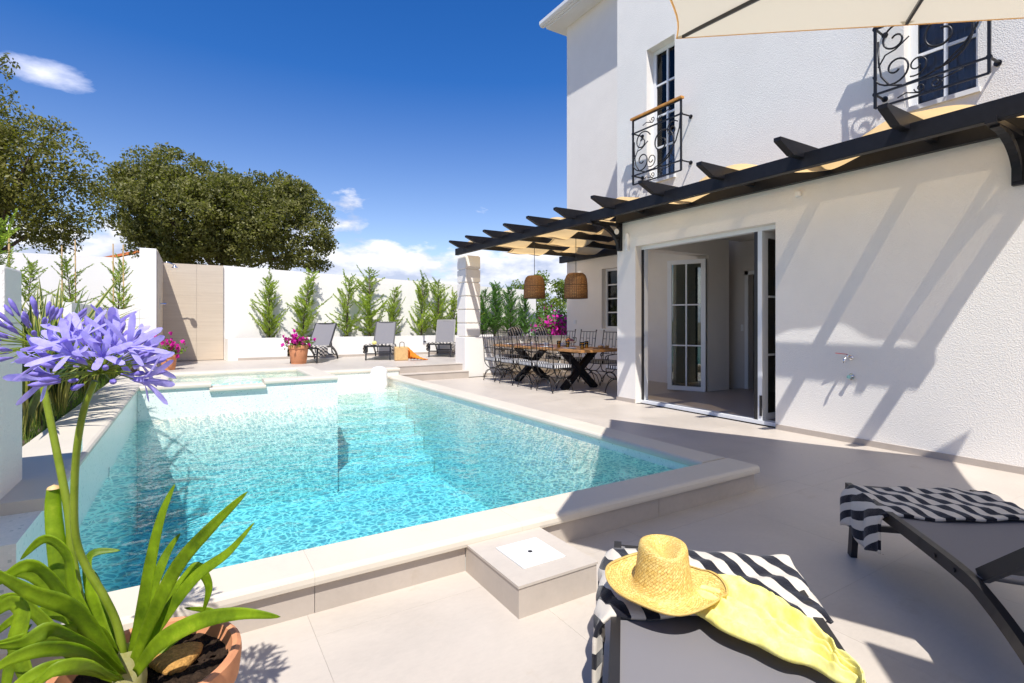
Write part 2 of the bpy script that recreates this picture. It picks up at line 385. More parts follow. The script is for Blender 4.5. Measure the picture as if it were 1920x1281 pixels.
M['bed_soil'] = mat_plain('bed_soil', (.10, .075, .055), .95, 0, .1, var=.4, vs=30, bump=1, bs=50, bd=.02)
M['white_plastic'] = mat_plain('white_plastic', (.78, .78, .76), .4)
M['lamp'] = mat_plain('white_lamp_body', (.85, .85, .84), .25)
M['bark'] = mat_plain('bark', (.10, .075, .055), .9, 0, .1, var=.4, vs=8, bump=.8, bs=30, bd=.02)
M['olive1'] = mat_leaf('holm_oak_leaf', (.06, .065, .016), (.25, .235, .07), .35, .5, 2.2, .35, c3=(.40, .36, .15))
M['olive2'] = mat_leaf('dark_oak_leaf', (.055, .06, .014), (.25, .225, .05), .35, .5, 2.0, .3, c3=(.42, .34, .11))
M['conifer'] = mat_leaf('cypress_frond', (.14, .19, .03), (.40, .46, .10), .5, .5, 3, .3, c3=(.60, .60, .22))
M['conifer2'] = mat_leaf('green_cypress_frond', (.05, .12, .03), (.16, .30, .07), .35, .5, 5, .3)
M['pine'] = mat_leaf('pine_needles', (.06, .10, .015), (.22, .28, .03), .35, .5, 1.5, .3)
M['aga'] = mat_leaf('agapanthus_leaf', (.12, .20, .008), (.31, .41, .018), .5, .42, 11, .35, c3=(.50, .52, .05))
M['stalk'] = mat_leaf('agapanthus_stalk', (.17, .24, .012), (.27, .34, .03), .2, .4, 14, .4)
M['petal'] = mat_leaf('agapanthus_petal', (.36, .31, .74), (.55, .50, .92), .35, .5, 40, .3)
M['bud'] = mat_leaf('agapanthus_bud', (.20, .15, .50), (.34, .28, .72), .2, .45, 40, .3)
def petal_fix(m, c):
    for n in m.node_tree.nodes:
        if n.type == 'MIX' and n.data_type == 'RGBA': n.inputs[7].default_value = (*c, 1)
petal_fix(M['petal'], (1.2, 1.05, 1.2)); petal_fix(M['bud'], (1.1, .9, 1.2))
M['phor_y'] = mat_leaf('flax_yellow_margin', (.42, .38, .09), (.55, .50, .16), .3, .4, 6, .4)
M['phor_g'] = mat_leaf('flax_green', (.04, .075, .02), (.10, .14, .045), .25, .4, 6, .4)
M['straw'] = None
M['cane'] = mat_plain('bamboo_cane', (.66, .44, .20), .6, var=.2, vs=20)
M['magenta'] = mat_leaf('magenta_bloom', (.45, .01, .22), (.70, .04, .40), .3, .6, 20, .2); petal_fix(M['magenta'], (1.2, .8, 1.2))
M['leafy'] = mat_leaf('bright_leaf', (.06, .12, .015), (.16, .24, .03), .35, .45, 12, .3)
M['roof'] = mat_plain('orange_roof_tile', (.62, .17, .04), .8, var=.2, vs=3)
M['ground'] = mat_plain('dry_ground', (.20, .17, .11), .95, 0, .1, var=.3, vs=.3, coord='World')
M['yellow'] = None
def mat_travertine():
    m, nt, p, N, L = newmat('beige_travertine')
    a = tex(nt, scale=3.0, coord='World', Detail=9, Roughness=.65, Distortion=.4, stretch=(.35, .35, 7))
    r = ramp(nt, a.outputs[0], [(.30, (.55, .455, .34)), (.5, (.60, .50, .38)), (.70, (.635, .54, .415))])
    L(r.outputs[0], p.inputs['Base Color']); p.inputs['Roughness'].default_value = .6; return m
M['travertine'] = mat_travertine()
def mat_straw():
    m, nt, p, N, L = newmat('woven_straw')
    uv = N('ShaderNodeTexCoord'); mp = N('ShaderNodeMapping'); mp.inputs['Scale'].default_value = (40, 30, 1); mp.inputs['Rotation'].default_value = (0, 0, R(38)); L(uv.outputs['UV'], mp.inputs[0])
    ns = tex(nt, scale=20, coord='UV', Detail=2); 
    ck = N('ShaderNodeTexBrick'); ck.inputs['Scale'].default_value = 1; ck.inputs['Mortar Size'].default_value = .05; ck.inputs['Brick Width'].default_value = 1.0; ck.inputs['Row Height'].default_value = .5
    ck.inputs['Color1'].default_value = (.96, .74, .28, 1); ck.inputs['Color2'].default_value = (.84, .57, .15, 1); ck.inputs['Mortar'].default_value = (.55, .34, .08, 1); L(mp.outputs[0], ck.inputs['Vector'])
    v = tex(nt, scale=60, coord='UV', Detail=6, Roughness=.7); r = ramp(nt, v.outputs[0], [(.35, (.6, .5, .38)), (.6, (1, 1, .95)), (.75, (1.35, 1.4, 1.5))])
    mx = N('ShaderNodeMix'); mx.data_type = 'RGBA'; mx.blend_type = 'MULTIPLY'; mx.inputs[0].default_value = 1; L(ck.outputs[0], mx.inputs[6]); L(r.outputs[0], mx.inputs[7])
    L(mx.outputs[2], p.inputs['Base Color']); p.inputs['Roughness'].default_value = .6
    L(bumpn(nt, ck.outputs['Fac'], -.6, .003, bumpn(nt, v.outputs[0], .5, .003)), p.inputs['Normal']); return m
M['straw'] = mat_straw()
def mat_wicker():
    m, nt, p, N, L = newmat('brown_wicker')
    uv = N('ShaderNodeTexCoord'); mp = N('ShaderNodeMapping'); mp.inputs['Scale'].default_value = (48, 30, 1); L(uv.outputs['UV'], mp.inputs[0])
    ck = N('ShaderNodeTexBrick'); ck.inputs['Scale'].default_value = 1; ck.inputs['Mortar Size'].default_value = .12; ck.inputs['Brick Width'].default_value = 1.0; ck.inputs['Row Height'].default_value = 1
    ck.inputs['Color1'].default_value = (.55, .28, .09, 1); ck.inputs['Color2'].default_value = (.42, .19, .06, 1); ck.inputs['Mortar'].default_value = (.10, .045, .015, 1); L(mp.outputs[0], ck.inputs['Vector'])
    L(ck.outputs[0], p.inputs['Base Color']); p.inputs['Roughness'].default_value = .6
    L(bumpn(nt, ck.outputs['Fac'], -.8, .006), p.inputs['Normal']); return m
M['wicker'] = mat_wicker()
M['yellow'] = mat_leaf('yellow_gauze', (.95, .84, .20), (.97, .90, .34), .12, .9, 30, .05); petal_fix(M['yellow'], (1, 1, .8))
def add_bump(m, sc, st, d):
    nt = m.node_tree; p = [n for n in nt.nodes if n.type == 'BSDF_PRINCIPLED'][0]; t = tex(nt, scale=sc, coord='World', Detail=5, Roughness=.65, Distortion=.8, stretch=(1, 1, .3)); o = bumpn(nt, t.outputs[0], st, d); nt.links.new(o, p.inputs['Normal'])
add_bump(M['yellow'], 75, .5, .003); add_bump(M['straw'], 1, 0, 0) if False else None
M['orange'] = mat_plain('orange_cloth', (.80, .22, .01), .85, var=.2, vs=15)
M['juice'] = mat_plain('orange_juice', (.95, .42, .02), .2)
M['ceramic'] = mat_plain('white_ceramic', (.78, .78, .78), .15)
# ------------------------------------------------------------------ the setting
def wall_holes(mb, o, t0, t1, a0, a1, z0, z1, holes=(), mi=0, ends=True):
    """wall slab: thickness t0..t1 along axis o ('X' or 'Y'), a0..a1 along the other, with rectangular holes"""
    A = sorted({a0, a1, *[h[0] for h in holes], *[h[1] for h in holes]}); Z = sorted({z0, z1, *[h[2] for h in holes], *[h[3] for h in holes]})
    def solid(i, j):
        if i < 0 or j < 0 or i >= len(A) - 1 or j >= len(Z) - 1: return False
        a, z = (A[i] + A[i + 1]) / 2, (Z[j] + Z[j + 1]) / 2
        return not any(h[0] < a < h[1] and h[2] < z < h[3] for h in holes)
    def q(pts):
        mb.add([((t, a, z) if o == 'X' else (a, t, z)) for t, a, z in pts], [(0, 1, 2, 3)], mi)
    for i in range(len(A) - 1):
        for j in range(len(Z) - 1):
            if not solid(i, j): continue
            x0, x1, y0, y1 = A[i], A[i + 1], Z[j], Z[j + 1]
            q([(t0, x0, y0), (t0, x1, y0), (t0, x1, y1), (t0, x0, y1)]); q([(t1, x0, y0), (t1, x0, y1), (t1, x1, y1), (t1, x1, y0)])
            if not solid(i - 1, j): q([(t0, x0, y0), (t0, x0, y1), (t1, x0, y1), (t1, x0, y0)])
            if not solid(i + 1, j): q([(t0, x1, y0), (t1, x1, y0), (t1, x1, y1), (t0, x1, y1)])
            if not solid(i, j - 1): q([(t0, x0, y0), (t1, x0, y0), (t1, x1, y0), (t0, x1, y0)])
            if not solid(i, j + 1): q([(t0, x0, y1), (t0, x1, y1), (t1, x1, y1), (t1, x0, y1)])
def tiles(parent, rects, z, size=(.9, .9), org=(0, 0), name='tile', th=.012, gap=.0010, mat='tile'):
    for (x0, y0, x1, y1) in rects:
        i0, i1 = math.floor((x0 - org[0]) / size[0]), math.ceil((x1 - org[0]) / size[0])
        j0, j1 = math.floor((y0 - org[1]) / size[1]), math.ceil((y1 - org[1]) / size[1])
        for i in range(i0, i1):
            for j in range(j0, j1):
                a, b = max(x0, org[0] + i * size[0]), min(x1, org[0] + (i + 1) * size[0]); c, d = max(y0, org[1] + j * size[1]), min(y1, org[1] + (j + 1) * size[1])
                if b - a < .02 or d - c < .02: continue
                MB().box(a + gap / 2, c + gap / 2, z - th, b - gap / 2, d - gap / 2, z + random.uniform(-.0003, .0003)).build(name, M[mat], parent)
# ground beyond the garden (a hole is left for the pool)
g = MB()
for (a, b, c, d) in ((-900, -900, 900, .3), (-900, 11.5, 900, 1500), (-900, .3, -.95, 11.5), (3.45, .3, 900, 11.5)):
    g.add([(a, b, -.12), (c, b, -.12), (c, d, -.12), (a, d, -.12)], [(0, 1, 2, 3)])
tag(g.build('ground', M['ground']), kind='structure')
patio = thing('patio', None, None, (3, 1, -.08), kind='structure')
s = MB(); s.box(-3, -4, -.1, 5.9, 2.36, -.012); s.box(3.55, 2.36, -.1, 5.9, 10.45, -.012); s.box(5.9, 6.1, -.1, 8.3, 10.6, -.012)
s.build('slab', M['grout'], patio)
TO = (onZ(1677, 1053, 0).x - .0, onZ(1640, 1072, 0).y)
tiles(patio, [(-1.8, -.7, 5.8, 2.35), (3.56, 2.35, 5.8, 10.4), (5.8, 6.2, 8.28, 10.58)], 0, (.9, .9), TO)
# stepped terrace behind the pool
terrace = thing('terrace', None, None, (2, 12, 0), kind='structure')
s = MB(); s.box(-3.2, 9.62, -.1, 1.79, 18, .288); s.box(1.79, 10.14, -.1, 3.58, 18, .288); s.box(3.58, 10.4, -.1, 5.28, 10.7, .138); s.box(3.58, 10.7, -.1, 12, 18, .288)
s.build('slab', M['tile_side'], terrace)
tiles(terrace, [(-.86, 9.64, 1.79, 10.15), (-.86, 10.15, 3.58, 14.39), (3.58, 10.69, 5.9, 14.39)], .3, (.9, .9), (0, .15))
tiles(terrace, [(3.58, 10.39, 5.28, 10.70)], .15, (.9, .9), (0, .15), name='step_tread')
# ---- pool
pool = thing('pool', None, None, (1.4, 6, -1.3), kind='structure')
WZ = .06
b = MB(); b.box(-.9, 2.36, -1.45, 3.55, 10.13, -1.20)                       # floor
b.box(-.90, 2.60, -1.30, -.55, 9.62, .43); b.box(3.32, 2.60, -1.30, 3.55, 10.39, .13)
b.box(-.90, 2.355, -1.30, 3.55, 2.62, .13); b.box(1.79, 10.12, -1.30, 3.56, 10.38, .27)
b.build('basin_wall', M['mosaic'], pool)
for k, (y0, z1) in enumerate(((9.45, -.03), (9.02, -.24), (8.60, -.46), (8.18, -.68), (7.74, -.92))):
    MB().box(1.795, y0, -1.30, 3.318, 10.118 if k == 0 else (9.45, 9.02, 8.60, 8.18)[k - 1] , z1).build('pool_step', M['mosaic'], pool, bevel=.02)
w = MB(); w.box(-.555, 2.61, -1.31, 3.325, 10.125, WZ)
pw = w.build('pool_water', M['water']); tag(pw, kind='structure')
prof = [(0, 0), (.006, -.004), (.275, -.004), (.288, .004), (.294, .018), (.294, .034), (.286, .046), (.272, .052), (.022, .052), (.008, .046), (0, .034), (-.002, .014)]
def coping(parent, o, u, w, L, seg, wid=.285, z=(0, 0, 1), name='coping_stone', gap=.0008):
    pr = [(a / .29 * wid, c) for a, c in prof]; n = max(1, round(L / seg)); l = L / n
    for i in range(n):
        q = Vector(o) + Vector(w) * (i * l + gap / 2)
        MB().extr(pr, q, u, z, w, l - gap).build(name, M['coping'], parent, smooth=False)
coping(pool, (-.60, 2.32, .13), (0, 1, 0), (1, 0, 0), 4.19, 1.05)                      # near side, X -0.60..3.59
coping(pool, (3.30, 2.612, .13), (1, 0, 0), (0, 1, 0), 7.74, 1.1, wid=.29)             # house side
coping(pool, (-.90, 3.0, .43), (1, 0, 0), (0, 1, 0), 6.6, 1.1, wid=.37)                # raised planter side
coping(pool, (1.79, 10.10, .27), (0, 1, 0), (1, 0, 0), 1.79, .9, wid=.26)
# cladding under the coping
for i, (a, c) in enumerate(((-.58, .45), (.453, 1.17), (1.603, 2.55), (2.553, 3.548))):
    MB().box(a, 2.345, -.02, c, 2.357, .129).build('cladding_tile', M['tile_side'], pool)
for i in range(9):
    MB().box(3.548, 2.346 + i * .9, -.02, 3.560, 2.346 + i * .9 + .897, .129).build('cladding_tile', M['tile_side'], pool)
# fittings on the raised side wall
for (px, py, w_, h_) in ((150, 845, .17, .10), (205, 885, .03, .07)):
    q = onX(px, py, -.545); MB().box(-.552, q.y - w_ / 2, q.z - h_ / 2, -.545, q.y + w_ / 2, q.z + h_ / 2).build('wall_inlet', M['chrome'], pool)
# skimmer box beside the pool
sk = thing('skimmer_box', 'low grey tiled box with a square white lid against the near pool edge', 'skimmer box', (1.385, 2.09, 0))
MB().box(1.172, 1.846, -.004, 1.598, 2.343, .128).build('box_cladding', M['tile_side'], sk)
sp = MB(); z0, z1 = .1285, .140
wall_holes(sp, 'Y', 0, 1, 0, 1, 0, 1) if False else None
for (a, c, d, e) in ((1.168, 1.842, 1.604, 1.96), (1.168, 2.215, 1.604, 2.345), (1.168, 1.96, 1.27, 2.215), (1.51, 1.96, 1.604, 2.215)): sp.box(a, c, z0, d, e, z1)
sp.build('top_slab', M['tile'], sk)
ld = MB().box(1.272, 1.962, .129, 1.508, 2.213, .144).build('lid', M['white_plastic'], sk, bevel=.002)
MB().lathe([(.0, .1445), (.011, .1445), (.012, .1455), (0, .146)], (1.39, 2.088, 0), 12).build('lid_lock', M['frame'], ld)
# ---- raised spa
spa = thing('raised_spa', 'raised mosaic hot tub with cream coping and spill lip above the pool', 'hot tub', (.65, 8.6, 0))
s = MB()
s.box(-.548, 7.66, -1.299, 1.788, 7.92, .37); s.box(-.548, 7.92, -1.299, -.27, 9.36, .42); s.box(1.52, 7.92, -1.299, 1.788, 9.36, .42)
s.box(-.548, 9.36, -1.299, 1.788, 9.62, .42); s.box(-.27, 7.92, -.5, 1.52, 9.36, -.4)
s.box(-.548, 7.662, .37, .22, 7.92, .42); s.box(.83, 7.662, .37, 1.787, 7.92, .42)
s.box(-.27, 8.9, -.4, 1.52, 9.36, .08); s.box(-.27, 7.92, -.4, .1, 8.9, .08)
s.build('tub_wall', M['mosaic'], spa)
cp = M['coping']
for (x0, L_) in ((-.555, .775), (.832, .96)):
    MB().extr([(a / .29 * .29, c) for a, c in prof], (x0, 7.64, .421), (0, 1, 0), (0, 0, 1), (1, 0, 0), L_).build('coping_stone', cp, spa)
MB().extr([(a / .29 * .30, c) for a, c in prof], (-.555, 9.34, .421), (0, 1, 0), (0, 0, 1), (1, 0, 0), 2.347).build('coping_stone', cp, spa)
for x0 in (-.555, 1.50):
    MB().extr([(a / .29 * .29, c) for a, c in prof], (x0, 7.932, .421), (1, 0, 0), (0, 0, 1), (0, 1, 0), 1.406).build('coping_stone', cp, spa)
MB().extr([(a / .29 * .30, c * .9) for a, c in prof], (.20, 7.615, .365), (0, 1, 0), (0, 0, 1), (1, 0, 0), .65).build('spill_lip', cp, spa)
MB().box(-.272, 7.921, -.3, 1.522, 9.362, .425).build('spa_water', M['spa_water'], spa)
# ---- white garden walls
gw = thing('garden_wall', 'long white rendered boundary wall behind the young cypresses', 'wall', (5, 15.1, 0))
x0, x1 = .70, 10.3
MB().add([(x0, 15.1, -.1), (x1, 15.1, -.1), (x1, 15.1, 2.34), (x0, 15.1, 2.68), (x0, 15.35, -.1), (x1, 15.35, -.1), (x1, 15.35, 2.34), (x0, 15.35, 2.68)],
         [(0, 1, 2, 3), (7, 6, 5, 4), (0, 4, 5, 1), (1, 5, 6, 2), (2, 6, 7, 3), (3, 7, 4, 0)]).build('wall_face', M['garden_white'], gw)
lw = thing('garden_wall', 'white wall at the back left, seen past the flax leaves under the big tree', 'wall', (-2.5, 15.1, 0))
MB().box(-9, 15.1, -.1, -.86, 15.35, 2.74).build('wall_face', M['garden_white'], lw)
sh = thing('shower_wall', 'beige travertine shower wall between two white walls', 'wall', (.1, 15.1, 0))
for i, (a, c) in enumerate(((-.57, .115), (.118, .695))):
    for j in range(3):
        MB().box(a, 15.05, .30 + j * .80, c, 15.10, .30 + j * .80 + .7985 - (.03 if j == 2 else 0)).build('panel', M['travertine'], sh)
MB().box(-.57, 15.101, -.1, .70, 15.35, 2.66).build('backing_wall', M['garden_white'], sh)
wg = thing('wing_wall', 'tall white pillar end of the wall at the left of the shower', 'wall', (-.7, 13.8, 0))
MB().box(-.86, 12.5, .0, -.583, 15.098, 2.70).build('wall_face', M['garden_white'], wg, bevel=.01)
MB().box(-.582, 12.62, .301, -.57, 15.045, 2.69).build('side_panel', M['travertine'], wg)
# planters
pl = thing('long_planter', 'low white rendered planter running along the back wall under the cypresses', 'planter', (5, 14.4, .3))
poly = [(.74, 15.09), (.74, 14.62)] + [(.74 + .22 * (1 - math.cos(t)), 14.62 - .22 * math.sin(t)) for t in (R(30), R(60), R(90))] + [(8.2, 14.4), (8.2, 14.58), (1.02, 14.58), (.92, 14.66), (.92, 15.09)]
MB().prism(poly, .2, .84).build('planter_wall', M['garden_white'], pl)
MB().box(.921, 14.581, .3, 8.2, 15.09, .77).build('soil', M['bed_soil'], pl)
MB().box(.98, 14.385, .301, 8.2, 14.399, .36).build('skirting', M['tile_side'], pl)
ul = thing('upper_planter', 'raised white planter holding the staked cypresses at the left', 'planter', (-2, 12.5, .3))
s = MB(); s.box(-1.42, 12.5, 0, -.861, 12.68, 1.49); s.box(-1.42, 8.3, 0, -1.25, 12.5, 1.49); s.box(-7, 8.3, 0, -1.42, 8.45, 1.49); s.build('planter_wall', M['garden_white'], ul)
MB().box(-7, 12.69, 0, -.87, 15.09, 1.40).build('soil', M['bed_soil'], ul)
MB().box(-7, 8.46, 0, -1.43, 12.68, 1.38).build('soil', M['bed_soil'], ul)
bed = MB(); bed.grid(lambda u, v: (-1.25 + .36 * u, 3.42 + 9.1 * v, .40 + .03 * random.random()), 4, 60); bed.grid(lambda u, v: (-6 + 4.75 * u, 1.0 + 7.28 * v, .39 + .04 * random.random()), 30, 50)
tag(bed.build('bed_soil', M['bed_soil']), kind='structure')
MB().box(-1.25, 3.42, -.1, -.9, 12.5, .40).build('bed_fill', M['bed_soil'])['kind'] = 'structure'
pr_ = thing('pool_screen_wall', 'rough white pillar and wall standing at the left edge in the foreground', 'wall', (-.9, 3, 0))
MB().box(-1.24, -3, -.05, -.70, 3.41, 1.242).build('wall_face', M['stucco'], pr_)
MB().box(-1.24, 3.14, 1.2425, -.70, 3.41, 1.50).build('pillar_top', M['stucco'], pr_, bevel=.012)
# low dining wall + column
dw = thing('dining_wall', 'low white wall behind the dining table', 'wall', (7, 10.7, 0))
MB().box(5.741, 10.60, 0, 8.275, 10.80, .90).build('wall_face', M['garden_white'], dw)
MB().box(5.745, 10.586, 0, 8.27, 10.599, .06).build('skirting', M['tile_side'], dw)
co = thing('column', 'square white banded column carrying the end of the pergola', 'column', (5.5, 10.85, 0))
MB().box(5.27, 10.57, -.01, 5.74, 11.08, .90).build('base', M['render'], co, bevel=.008)
for k in range(6):
    z = .925 + k * .3085
    MB().box(5.30, 10.60, z, 5.68, 11.04, z + .280).build('block', M['render'], co, bevel=.008)
MB().box(5.325, 10.625, .901, 5.655, 11.015, 2.765).build('core', M['render'], co)

# ------------------------------------------------------------------ the house
FX = 5.8
house = thing('villa', 'two storey white stucco villa with black balcony rails', 'house', (7.5, 5, 0))
W1 = (5.04, 5.57, 3.33, 5.31); W2 = (1.72, 2.27, 3.28, 5.28); DOOR = (3.553, 5.80, .0, 2.41)
m = MB(); wall_holes(m, 'X', FX, FX + .25, -5, 6.2, 0, 9.5, [W1, W2, DOOR]); m.build('facade_wall', M['stucco'], house)
m = MB(); wall_holes(m, 'Y', 5.95, 6.2, FX + .252, 8.28, 0, 9.5, [(6.22, 7.72, 0, 2.42)]); m.build('end_wall', M['stucco'], house)
m = MB(); wall_holes(m, 'X', 8.28, 8.53, 6.202, 10.72, 0, 9.0, [(8.45, 9.38, 1.09, 2.50)]); m.build('rear_wall', M['stucco'], house)
MB().box(8.532, 10.47, 0, 14, 10.72, 9.0).build('gable_wall', M['stucco'], house)
MB().box(5.8, -5.25, 0, 14, -5.001, 9.5).build('back_wall', M['stucco'], house)
MB().box(5.7, -5.3, 9.501, 14, 6.3, 9.6).build('roof_slab', M['stucco'], house)
# skirting
s = MB(); s.box(FX - .012, -5, 0, FX, 3.545, .06); s.box(FX - .012, 5.805, 0, FX, 6.2, .06); s.box(FX - .012, 6.2, 0, 6.21, 6.212, .06); s.build('skirting', M['tile_side'], house)
# eave with gutter of the rear part
ev = MB(); ev.box(7.86, 6.25, 8.86, 8.28, 11.05, 8.95); ev.box(8.28, 10.72, 8.86, 14, 11.05, 8.95); ev.build('soffit', M['white_plastic'], house)
gt = MB(); gp = [(.0, .0), (.10, .0), (.14, .05), (.14, .13), (.12, .13), (.12, .06), (.09, .02), (.0, .02)]
gt.extr(gp, (7.86, 6.25, 8.93), (-1, 0, 0), (0, 0, 1), (0, 1, 0), 4.92); gt.box(7.80, 6.25, 8.90, 7.859, 11.06, 8.93)
gt.build('gutter', M['white_plastic'], house)
rf = MB(); rf.add([(7.86, 6.25, 9.0), (7.86, 11.05, 9.0), (14, 11.05, 9.0), (14, 6.25, 9.0), (10.6, 8.6, 10.4), (14, 8.6, 10.4)], [(0, 1, 4), (1, 2, 5, 4), (0, 4, 5, 3), (0, 3, 2, 1)]).build('roof', M['roof'], house)
# windows
def window(Wd, X, depth, rows, cols, sill=True, glass='glass_dark', dirx=1, curtain=True):
    y0, y1, z0, z1 = Wd; xf = X + depth; f = MB(); t = .055
    for (a, c, d, e) in ((y0, z0, y0 + t, z1), (y1 - t, z0, y1, z1), (y0 + t, z0, y1 - t, z0 + t), (y0 + t, z1 - t, y1 - t, z1)): f.box(xf, a + .001, c + .001, xf + .06, d - .001, e - .001)
    fr = f.build('window_frame', M['white_frame'], house)
    gz = MB(); mz = MB(); ny = cols; nz = rows
    for i in range(1, ny): yy = lerp(y0 + t, y1 - t, i / ny); mz.box(xf + .008, yy - .014, z0 + t, xf + .05, yy + .014, z1 - t)
    for j in range(1, nz):
        zz = lerp(z0 + t, z1 - t, j / nz); mz.box(xf + .012, y0 + t, zz - .014, xf + .046, y1 - t, zz + .014)
    mz.build('glazing_bar', M['white_frame'], fr)
    for i in range(ny):
        for j in range(nz):
            MB().box(xf + .025, lerp(y0 + t, y1 - t, i / ny) + .001, lerp(z0 + t, z1 - t, j / nz) + .001, xf + .031, lerp(y0 + t, y1 - t, (i + 1) / ny) - .001, lerp(z0 + t, z1 - t, (j + 1) / nz) - .001).build('pane', M[glass], fr)
    if curtain:
        cv = MB(); cv.grid(lambda u, v: (xf + .14 + .02 * math.sin(u * 60), lerp(y0, y1, u), lerp(z0, z1, v)), 40, 1); cv.build('curtain', M['curtain'], house, smooth=True)
    MB().box(xf + .35, y0 - .3, z0 - .1, xf + .37, y1 + .3, z1 + .1).build('room_shade_panel', M['dark_room'], house)  # added near-black panel, its colour stands in for the dim room behind the glass
    if sill: MB().box(X - .03, y0 - .02, z0 - .045, xf, y1 + .02, z0 - .002).build('window_sill', M['white_plastic'], house)
window(W1, FX, .14, 4, 2); window(W2, FX, .14, 4, 2)
window((8.45, 9.38, 1.09, 2.50), 8.28, .12, 4, 2, glass='glass_dark')
# balcony rails
def spiral(c, r0, r1, a0, turns, n=26, sx=1.0):
    out = []
    for i in range(n + 1):
        t = i / n; a = a0 + turns * 2 * math.pi * t; r = r0 * (r1 / r0) ** t
        out.append((c[0] + r * math.cos(a) * sx, c[1] + r * math.sin(a)))
    return out
def railing(y_far, y_near, z0, z1, hand, X=5.60):
    Wd = y_far - y_near; Hh = z1 - z0
    def q(u, v): return (X, y_far - u * Wd, z0 + v * Hh)
    r = MB(); b = .022
    vt = .80; vb = .14
    for u in (0, 1): r.bar(q(u, 0), q(u, 1), b, b, up=(1, 0, 0))
    for v in (0, vb, vt, 1): r.bar(q(0, v), q(1, v), b * .8, b * .8)
    for u in (0, 1):
        for v in (vb, vt):
            a = q(u, v); r.tube([(a[0], a[1], a[2]), (FX + .01, a[1] + (.01 if u == 0 else -.01), a[2])], .011, 8); r.tube([(a[0] - .012, a[1], a[2]), (a[0] + .012, a[1], a[2])], .022, 8)
            r.tube([(FX - .012, a[1], a[2]), (FX, a[1], a[2])], .028, 10)
    fr = r.build('balcony_railing', M['iron'], house)
    asp = Wd / Hh; s = MB()
    def sc(pts, rr=.0085):
        s.tube([q(u, v) for u, v in pts], rr * 1.0, 6)
    def S(c, r0, r1, a0, turns, n=30): return spiral(c, r0, r1, a0, turns, n, sx=1 / asp * .98)
    # large scroll
    big = S((.62, .50), .31, .055, R(-100), 1.55, 46); sc(big, .010)
    sc([(.985, .78), (.97, .62), (.90, .45), (.80, .33), (.62, .20), (.45, .155), (.3, .15)], .009)
    sc(S((.20, .62), .185, .035, R(20), 1.35), .009)
    sc(S((.20, .34), .20, .035, R(185), 1.4), .009)
    sc([(.03, .66), (.035, .45), (.06, .30), (.14, .19), (.26, .15)], .009)
    sc(S((.83, .63), .13, .03, R(40), 1.4), .008)
    sc(S((.40, .30), .11, .03, R(-120), 1.3), .007); sc([(.03, .40), (.10, .50), (.20, .52), (.33, .60)], .007)
    for v0 in ((vt + .10), (vb / 2)):
        k = .055 if v0 > .5 else .05
        sc(S((.43, v0), k, .014, R(180), 1.3), .006); sc(S((.57, v0), k, .014, R(0), -1.3), .006)
        sc([(.22, v0 - .035), (.30, v0 - .01), (.38, v0 - .035), (.43, v0 - .05)], .006); sc([(.57, v0 + .05), (.62, v0 + .02), (.70, v0 + .03), (.80, v0 + .05)], .006)
    s.build('scrollwork', M['iron'], fr, smooth=True)
    if hand: MB().box(X - .035, y_near - .03, z1 + .008, X + .03, y_far + .03, z1 + .04).build('handrail', M['rail_wood'], fr, bevel=.004)
railing(5.648, 4.757, 3.285, 4.235, True)
railing(2.427, 1.587, 3.30, 4.25, True)
# ground floor room
rm = MB(); wall_holes(rm, 'X', 8.60, 8.75, 1.2, 5.95, 0, 2.75, [(4.95, 5.78, 0, 2.1)]); rm.box(6.06, 1.1, 0, 8.75, 1.2, 2.75); rm.box(6.06, 1.2, 2.72, 8.6, 5.94, 2.82)
rm.box(10.6, 3.7, 0, 10.7, 9, 2.75); rm.box(8.60, 5.951, 0, 8.75, 9, 2.75); rm.box(8.75, 8.9, 0, 10.6, 9, 2.75); rm.box(8.75, 3.7, 0, 10.6, 3.8, 2.75); rm.box(8.60, 3.7, 2.751, 10.7, 9, 2.82)
rm.build('room_wall', M['room'], house)
MB().box(5.99, 1.2, -.02, 8.6, 5.945, .03).build('room_floor', M['room_floor'], house)
MB().box(6.22, 5.947, .0, 7.72, 6.2, .028).build('room_floor', M['room_floor'], house)
MB().box(8.601, 3.8, -.02, 10.6, 9, .029).build('room_floor', M['room_floor'], house)
tr = MB(); tr.box(8.585, 4.88, .03, 8.599, 4.95, 2.17); tr.box(8.585, 5.78, .03, 8.599, 5.85, 2.17); tr.box(8.585, 4.88, 2.10, 8.599, 5.85, 2.17); tr.build('door_trim', M['white_frame'], house)
dl = MB().box(8.76, 5.62, .03, 9.45, 5.66, 2.08).build('inner_door', M['dark_room'], house)
MB().box(8.95, 5.60, 1.0, 9.02, 5.62, 1.16).build('door_handle', M['frame'], dl)
MB().box(6.21, 5.935, 1.05, 6.22, 5.945, 1.13)
MB().box(8.592, 5.88, 1.08, 8.60, 5.93, 1.2).build('light_switch', M['white_plastic'], house)
